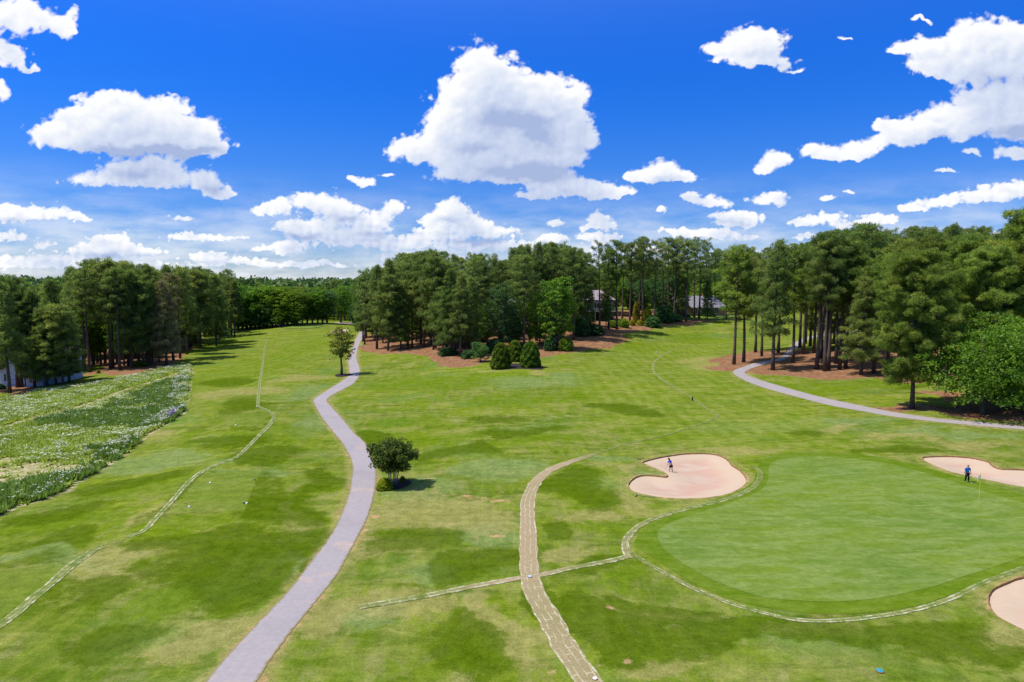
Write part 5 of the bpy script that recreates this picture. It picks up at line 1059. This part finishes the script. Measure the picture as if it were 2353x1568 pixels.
club(Pw, R(200), (.11,-.31,.98), (.20,-.75,.05), 'sand wedge held low by the woman in the bunker', 'steel')

# ---------------------------------------------------------------- golf furniture
Pf = gpt(2250, 1149); o = empty('flagstick', tuple(Pf)); tag(o, 'yellow flagstick with a limp white flag on the large green', 'flagstick')
MB().tube([(0, 0, -.1), (0, 0, 2.45)], [.022, .018], 8).build('pole', M['yellow'], o)
V = []; F = []
for i in range(8):
    for j in range(8):
        u, v = i/7, j/7; V.append((-.02-.26*u+.03*v*u, .05*math.sin(u*9+v*2)*u, 2.38-.28*v-.42*u*u-.05*u))
for i in range(7):
    for j in range(7): F.append((i*8+j, i*8+j+1, i*8+j+9, i*8+j+8))
fm = MB().add(V, F).build('flag', M['white'], o, True); sd_ = fm.modifiers.new('t', 'SOLIDIFY'); sd_.thickness = .006
MB().lathe([(.054, .0), (.060, .01), (.060, .002)], 16).build('cup_rim', M['white'], o)
def rake(P0, P1, label, inv=1):
    a = Vector(P0); b = Vector(P1); o = empty('bunker_rake', a); tag(o, label, 'rake', 'rakes lying beside the bunkers'); d = b-a; n_ = Vector((-d.y, d.x, 0)).normalized()
    MB().tube([Vector((0, 0, .09)), d+Vector((0, 0, .05))], [.022, .02], 7).build('handle', M['plastic_green'], o)
    h = MB(); h.tube([n_*-.33+Vector((0, 0, .08)), n_*.33+Vector((0, 0, .08))], [.035, .035], 6); h.build('rake_head', M['rubber'], o)
    t = MB()
    for k in range(11): c = n_*(-.3+.06*k)+Vector((0, 0, .05)); t.tube([c, c+Vector((0, 0, -.10))], [.012, .006], 4)
    t.build('tines', M['rubber'], o)
rake(gpt(1462, 1141), gpt(1506, 1145), 'green handled rake lying left of and below the first bunker'); rake(gpt(1468, 1057), gpt(1481, 1055.5), 'rake lying on the grass beyond the upper left tip of the first bunker')
def marker(px, py, mat, label, cat, nm, grp=None, s=1.0):
    P = gpt(px, py); o = empty(nm, tuple(P), 0, s); tag(o, label, cat, grp)
    MB().lathe([(.10, 0), (.13, .04), (.12, .10), (.07, .15), (.015, .17)], 12).build('cap', M[mat], o, True); MB().tube([(0, 0, -.1), (0, 0, .03)], [.03, .03], 6).build('spike', M['steel'], o)
for (x, y, mt, lb) in [(560,1157,'plastic_green','dark green tee marker on the wide tee box near the path'),(567,1158,'white','white tee marker beside the dark green one'),(585,1104,'plastic_green','dark green tee marker at the far right corner of the wide tee box'),(435,1166,'white','white tee marker on the grass left of the wide tee box'),(483,1111,'white','white tee marker at the upper left of the wide tee box'),(542,978,'white','pale tee marker on the left of the upper tee box'),(608,976,'plastic_green','dark tee marker at the right corner of the upper tee box')]:
    marker(x, y, mt, lb, 'tee marker', 'tee_marker', 'tee markers on the left tee boxes', .8)
def lid(px, py, mat, label, r_):
    P = gpt(px, py); o = empty('valve_cover', tuple(P)); tag(o, label, 'valve cover', 'irrigation covers set in the turf')
    MB().lathe([(r_, -.05), (r_, .075), (r_*.94, .095), (0.01, .10)], 18).build('lid', M[mat], o); MB().lathe([(r_*1.22, -.05), (r_*1.22, .06), (r_*1.02, .07)], 18).build('rim', M['soil'], o); MB().box(-.03, .03, -r_*.5, r_*.5, .10, .115).build('handle', M[mat], o)
lid(1218, 1327, 'paleblue', 'pale blue valve cover where the sod trenches cross', .14); lid(2022, 1544, 'teal', 'teal valve cover at the bottom right in rough turf', .17); lid(1367, 1562, 'white', 'white valve cover at the bottom end of the sod trench', .12)
def post(px, py, label, mat, h=1.1):
    P = gpt(px, py); o = empty('distance_marker', tuple(P)); tag(o, label, 'marker post'); MB().box(-.09, .09, -.09, .09, -.1, h).build('post', M[mat], o); MB().add([(-.11, -.11, h), (.11, -.11, h), (.11, .11, h), (-.11, .11, h), (0, 0, h+.13)], [(0, 1, 4), (1, 2, 4), (2, 3, 4), (3, 0, 4), (3, 2, 1, 0)]).build('cap', M[mat], o)
post(1591, 921, 'short black marker post in the sod line of the right fairway', 'rubber', .55); post(1508, 812, 'small white marker box on the right fairway', 'white', .35)

# ---------------------------------------------------------------- clouds on a sky shell
CL = [(2300,232,110,44),(2353,300,90,38),(2180,288,70,34),(2100,300,60,26),(250,300,130,30),(330,322,100,22),(1190,300,115,60),(1130,325,95,50),(1240,355,70,40),(2240,130,120,58),(2320,135,90,60),(1725,112,75,46),(2150,150,70,22),(1110,140,58,52),(1080,190,70,60),(1180,190,80,55),(1250,225,70,50),(1315,232,42,42),(1050,250,70,60),(1150,260,110,70),(1260,290,90,60),(1335,310,42,52),(1020,300,60,40),(930,345,42,22),(975,355,75,32),(1060,350,100,55),(1180,370,110,55),(1290,372,60,42),(1100,405,115,26),(1215,420,60,14),(1330,438,125,27),(1300,420,55,20),(1420,445,50,13),(1230,452,50,10),
(275,240,60,42),(240,268,80,48),(175,290,65,42),(110,312,50,32),(345,268,70,40),(405,288,60,42),(470,300,32,40),(492,345,25,22),(280,335,190,30),(440,340,70,24),(320,385,105,26),(285,415,135,26),(385,405,45,35),(480,420,42,34),(515,448,38,16),
(40,35,75,50),(100,45,45,26),(148,68,22,34),(18,130,42,24),(66,156,30,14),(3,212,27,34),(-40,60,70,80),
(-10,490,60,28),(40,498,50,20),(110,488,60,22),(175,500,45,13),(20,545,60,18),(262,556,52,26),(225,575,70,24),(335,580,58,18),(98,566,34,16),(60,600,130,20),(230,610,200,13),(425,545,48,14),(500,548,70,13),(425,500,34,10),(180,600,90,16),
(640,475,40,22),(600,488,28,11),(700,462,28,20),(735,470,32,26),(780,482,45,36),(700,525,105,34),(860,512,58,34),(905,480,28,26),(800,550,110,22),(650,572,80,15),(1035,482,38,32),(1000,505,44,24),(1080,510,50,26),(1125,535,78,22),(1000,540,60,22),(900,560,90,17),(1090,567,120,15),(980,592,130,12),(838,418,34,18),(805,408,14,8),(560,605,130,10),(700,608,130,10),(480,590,60,10),
(1530,392,52,36),(1492,402,36,24),(1580,412,42,15),(1455,410,14,10),(1788,368,42,30),(1755,386,26,12),(1722,98,62,46),(1688,122,80,34),(1765,88,32,30),(1770,140,62,20),(1825,160,34,8),(1940,90,26,7),(1448,515,1,1),
(2215,105,85,48),(2290,95,85,52),(2130,108,60,22),(2353,90,60,60),(2245,165,90,36),(2075,112,40,12),(2110,50,36,8),(2360,255,120,42),(2240,262,100,42),(2140,298,95,36),(2050,320,60,26),(1975,345,50,22),(1890,345,42,18),(1935,360,70,12),(2030,285,36,18),(2335,355,58,22),(2225,357,28,9),(2175,390,28,6),
(2353,435,90,26),(2270,452,80,22),(2160,468,70,18),(2095,482,38,9),(1900,500,62,18),(1835,512,40,13),(2030,505,55,16),(1955,520,60,11),(1775,458,58,20),(1640,462,52,16),(1590,455,22,14),(1695,497,75,16),(1700,515,60,12),(1378,505,40,20),(1370,525,48,10),(1278,517,26,13),(1520,485,22,10),(1375,550,58,16),(1265,550,40,16),(1190,568,70,14),(1560,532,60,12),(1640,540,80,15),(1720,545,36,9),(1850,545,36,9),(1955,443,22,8),(1905,455,26,7),(1450,575,120,12),(900,405,22,7),(2320,540,40,9)]
CD = [(1185,272,80,20,1.),(1245,305,34,28,.9),(1215,398,95,16,1.),(1090,335,60,14,.55),(1130,245,40,20,.3),(310,346,125,13,1.1),(440,344,60,9,.7),(300,405,60,12,.6),(486,432,28,12,.7),(2340,300,90,14,.75),(2270,190,90,18,.4),(2160,318,80,9,.4),(1535,412,40,8,.5),(800,500,35,10,.8),(690,545,50,9,.9),(860,540,40,8,.6),(1030,505,40,9,.6),(1110,556,90,7,.8),(60,512,60,8,.7),(250,590,90,8,.7),(1690,512,60,7,.5),(1320,460,90,6,.35),(360,588,30,6,.5),(2300,470,70,8,.4),(1960,520,50,6,.4),(1040,420,60,8,.3)]
def fbm(x, y, scale, octv, seed, billow=False, gain=.52):
    out = np.zeros(x.shape); a = 1.0; tot = 0; ang = .6
    for k in range(octv):
        v = vnoise(x, y, scale, seed+k*3); v = np.abs(2*v-1)*1.25 if billow else v
        out += a*v; tot += a; a *= gain; scale *= .5; x, y = x*math.cos(ang)-y*math.sin(ang)+17.3, x*math.sin(ang)+y*math.cos(ang)-9.1
    return out/tot
def sky_shell():
    azs = np.radians(np.linspace(-44, 44, 1100)); els = np.radians(np.linspace(-1.2, 33, 520)); A_, E_ = np.meshgrid(azs, els); Rs = 13000.0
    D = np.stack([np.sin(A_)*np.cos(E_), np.cos(A_)*np.cos(E_), np.sin(E_)], -1)
    fw = D[..., 1]*CP-D[..., 2]*SP; uu = D[..., 1]*SP+D[..., 2]*CP; px = 1176.5+D[..., 0]/fw*FPX; py = 784-uu/fw*FPX
    # warped sample positions give the billowing outlines
    low = np.degrees(E_); sc = .45+.55*sstep(2, 14, low)          # far clouds near the horizon are finer
    fl = np.clip((sc-.45)/.55, 0, 1)
    def two(fn): return fn(px, py*1.2, 1.0)*fl+fn(px+900, py*1.2, .45)*(1-fl)
    qx = px+two(lambda x, y, s_: (fbm(x, y, 60*s_, 5, 301)-.5)*64*s_+(fbm(x, y, 16*s_, 4, 311)-.5)*20*s_)
    qy = py+two(lambda x, y, s_: (fbm(x, y, 60*s_, 5, 321)-.5)*52*s_+(fbm(x, y, 16*s_, 4, 331)-.5)*18*s_)
    S = np.zeros(px.shape); DK_ = np.zeros(px.shape)
    for (x, y, rx, ry) in CL:
        m = (np.abs(qx-x) < rx*3) & (np.abs(qy-y) < ry*3); u = (qx[m]-x)/rx/1.02; v = qy[m]-y; v = np.where(v > 0, v/(ry*.74), v/ry)/1.02; S[m] += np.exp(-(u*u+v*v)*1.5)
    for (x, y, rx, ry, s_) in CD: DK_ += s_*np.exp(-(((qx-x)/rx)**2+((qy-y)/ry)**2)*1.0)
    cov = 1-np.exp(-S*1.35)
    bl = two(lambda x, y, s_: fbm(x, y, 44*s_, 7, 401, True, .55)); T = cov-.30+(bl-.50)*np.interp(cov, [.2, .5, .9], [.75, .55, .35])
    T = np.where(cov < .08, -.3, T)
    # how much cloud lies between each point and the sun, high on the left
    Tp = np.clip(cov-.22, 0, .6)*.75+np.clip(T, 0, .5)*.35; acc = np.zeros(px.shape); dxp, dyp = 88/1100, 34.2/520
    for k in range(1, 15):
        sx = int(round(k*2.6)); sy = int(round(k*4.2)); sh = np.zeros(px.shape); sh[:-sy, sx:] = Tp[sy:, :-sx]; acc += sh*(1-k/22)
    lit = np.exp(-acc*np.interp(low, [2, 14], [.30, .175])); relief = np.zeros(px.shape); b1 = two(lambda x, y, s_: fbm(x, y, 44*s_, 4, 401, True, .45)); relief[:-5, 3:] = (b1[:-5, 3:]-b1[5:, :-3])
    nr_, na_ = px.shape; idx = np.arange(nr_*na_).reshape(nr_, na_); q = np.stack([idx[:-1, :-1], idx[1:, :-1], idx[1:, 1:], idx[:-1, 1:]], -1).reshape(-1, 4)
    b = .16+.88*lit+relief*.20+(1-sstep(.0, .20, T))*.16-.50*DK_*np.clip(Tp*4, 0, 1)  # sunlit tops and shaded bases painted into the clouds' emission brightness
    o = link_mesh('sky', np_mesh('sky', (D*Rs).reshape(-1, 3), q, True, dict(thick=T.ravel(), bright=b.ravel(), low=(1-sstep(-.5, 9, low)).ravel())), M['cloud']); tag(o, kind='structure'); o.location = (0, 0, CAMZ)
def cloud_mat():
    m = bpy.data.materials.new('cloud_sky'); m.use_nodes = True; m.node_tree.nodes.clear(); g = N(m); out = g.new('ShaderNodeOutputMaterial')
    v = g.vscale(g.obj(), (1/13000,)*3); T = g.attr('thick'); b = g.attr('bright'); low = g.attr('low')
    fine = g.noise(v, 190, 5, .62); d = g.math('ADD', T, g.math('MULTIPLY', g.math('SUBTRACT', fine, .5), .22))
    al = g.mapr(d, -.05, .24, smooth=True)
    thin = g.math('MULTIPLY', g.mapr(g.noise(g.vscale(v, (1, 1, 4)), 9, 6, .6), .36, .66), g.math('MULTIPLY', low, .85)); al = g.math('MAXIMUM', al, thin)
    b = g.math('ADD', b, g.math('MULTIPLY', g.math('SUBTRACT', g.noise(v, 60, 5, .6), .5), .30), clamp=True)
    rp_ = g.new('ShaderNodeValToRGB'); e = rp_.color_ramp.elements; e[0].position = .15; e[0].color = (.26, .32, .49, 1); e[1].position = .92; e[1].color = (.645, .65, .66, 1); x = e.new(.55); x.color = (.44, .49, .60, 1); g._in(rp_.inputs[0], b)
    em = g.new('ShaderNodeEmission'); g._in(em.inputs[0], rp_.outputs[0]); tr = g.new('ShaderNodeBsdfTransparent'); mx = g.new('ShaderNodeMixShader'); g._in(mx.inputs[0], al)
    g.nt.links.new(tr.outputs[0], mx.inputs[1]); g.nt.links.new(em.outputs[0], mx.inputs[2]); g.nt.links.new(mx.outputs[0], out.inputs[0]); return m
M['cloud'] = cloud_mat(); sky_shell()
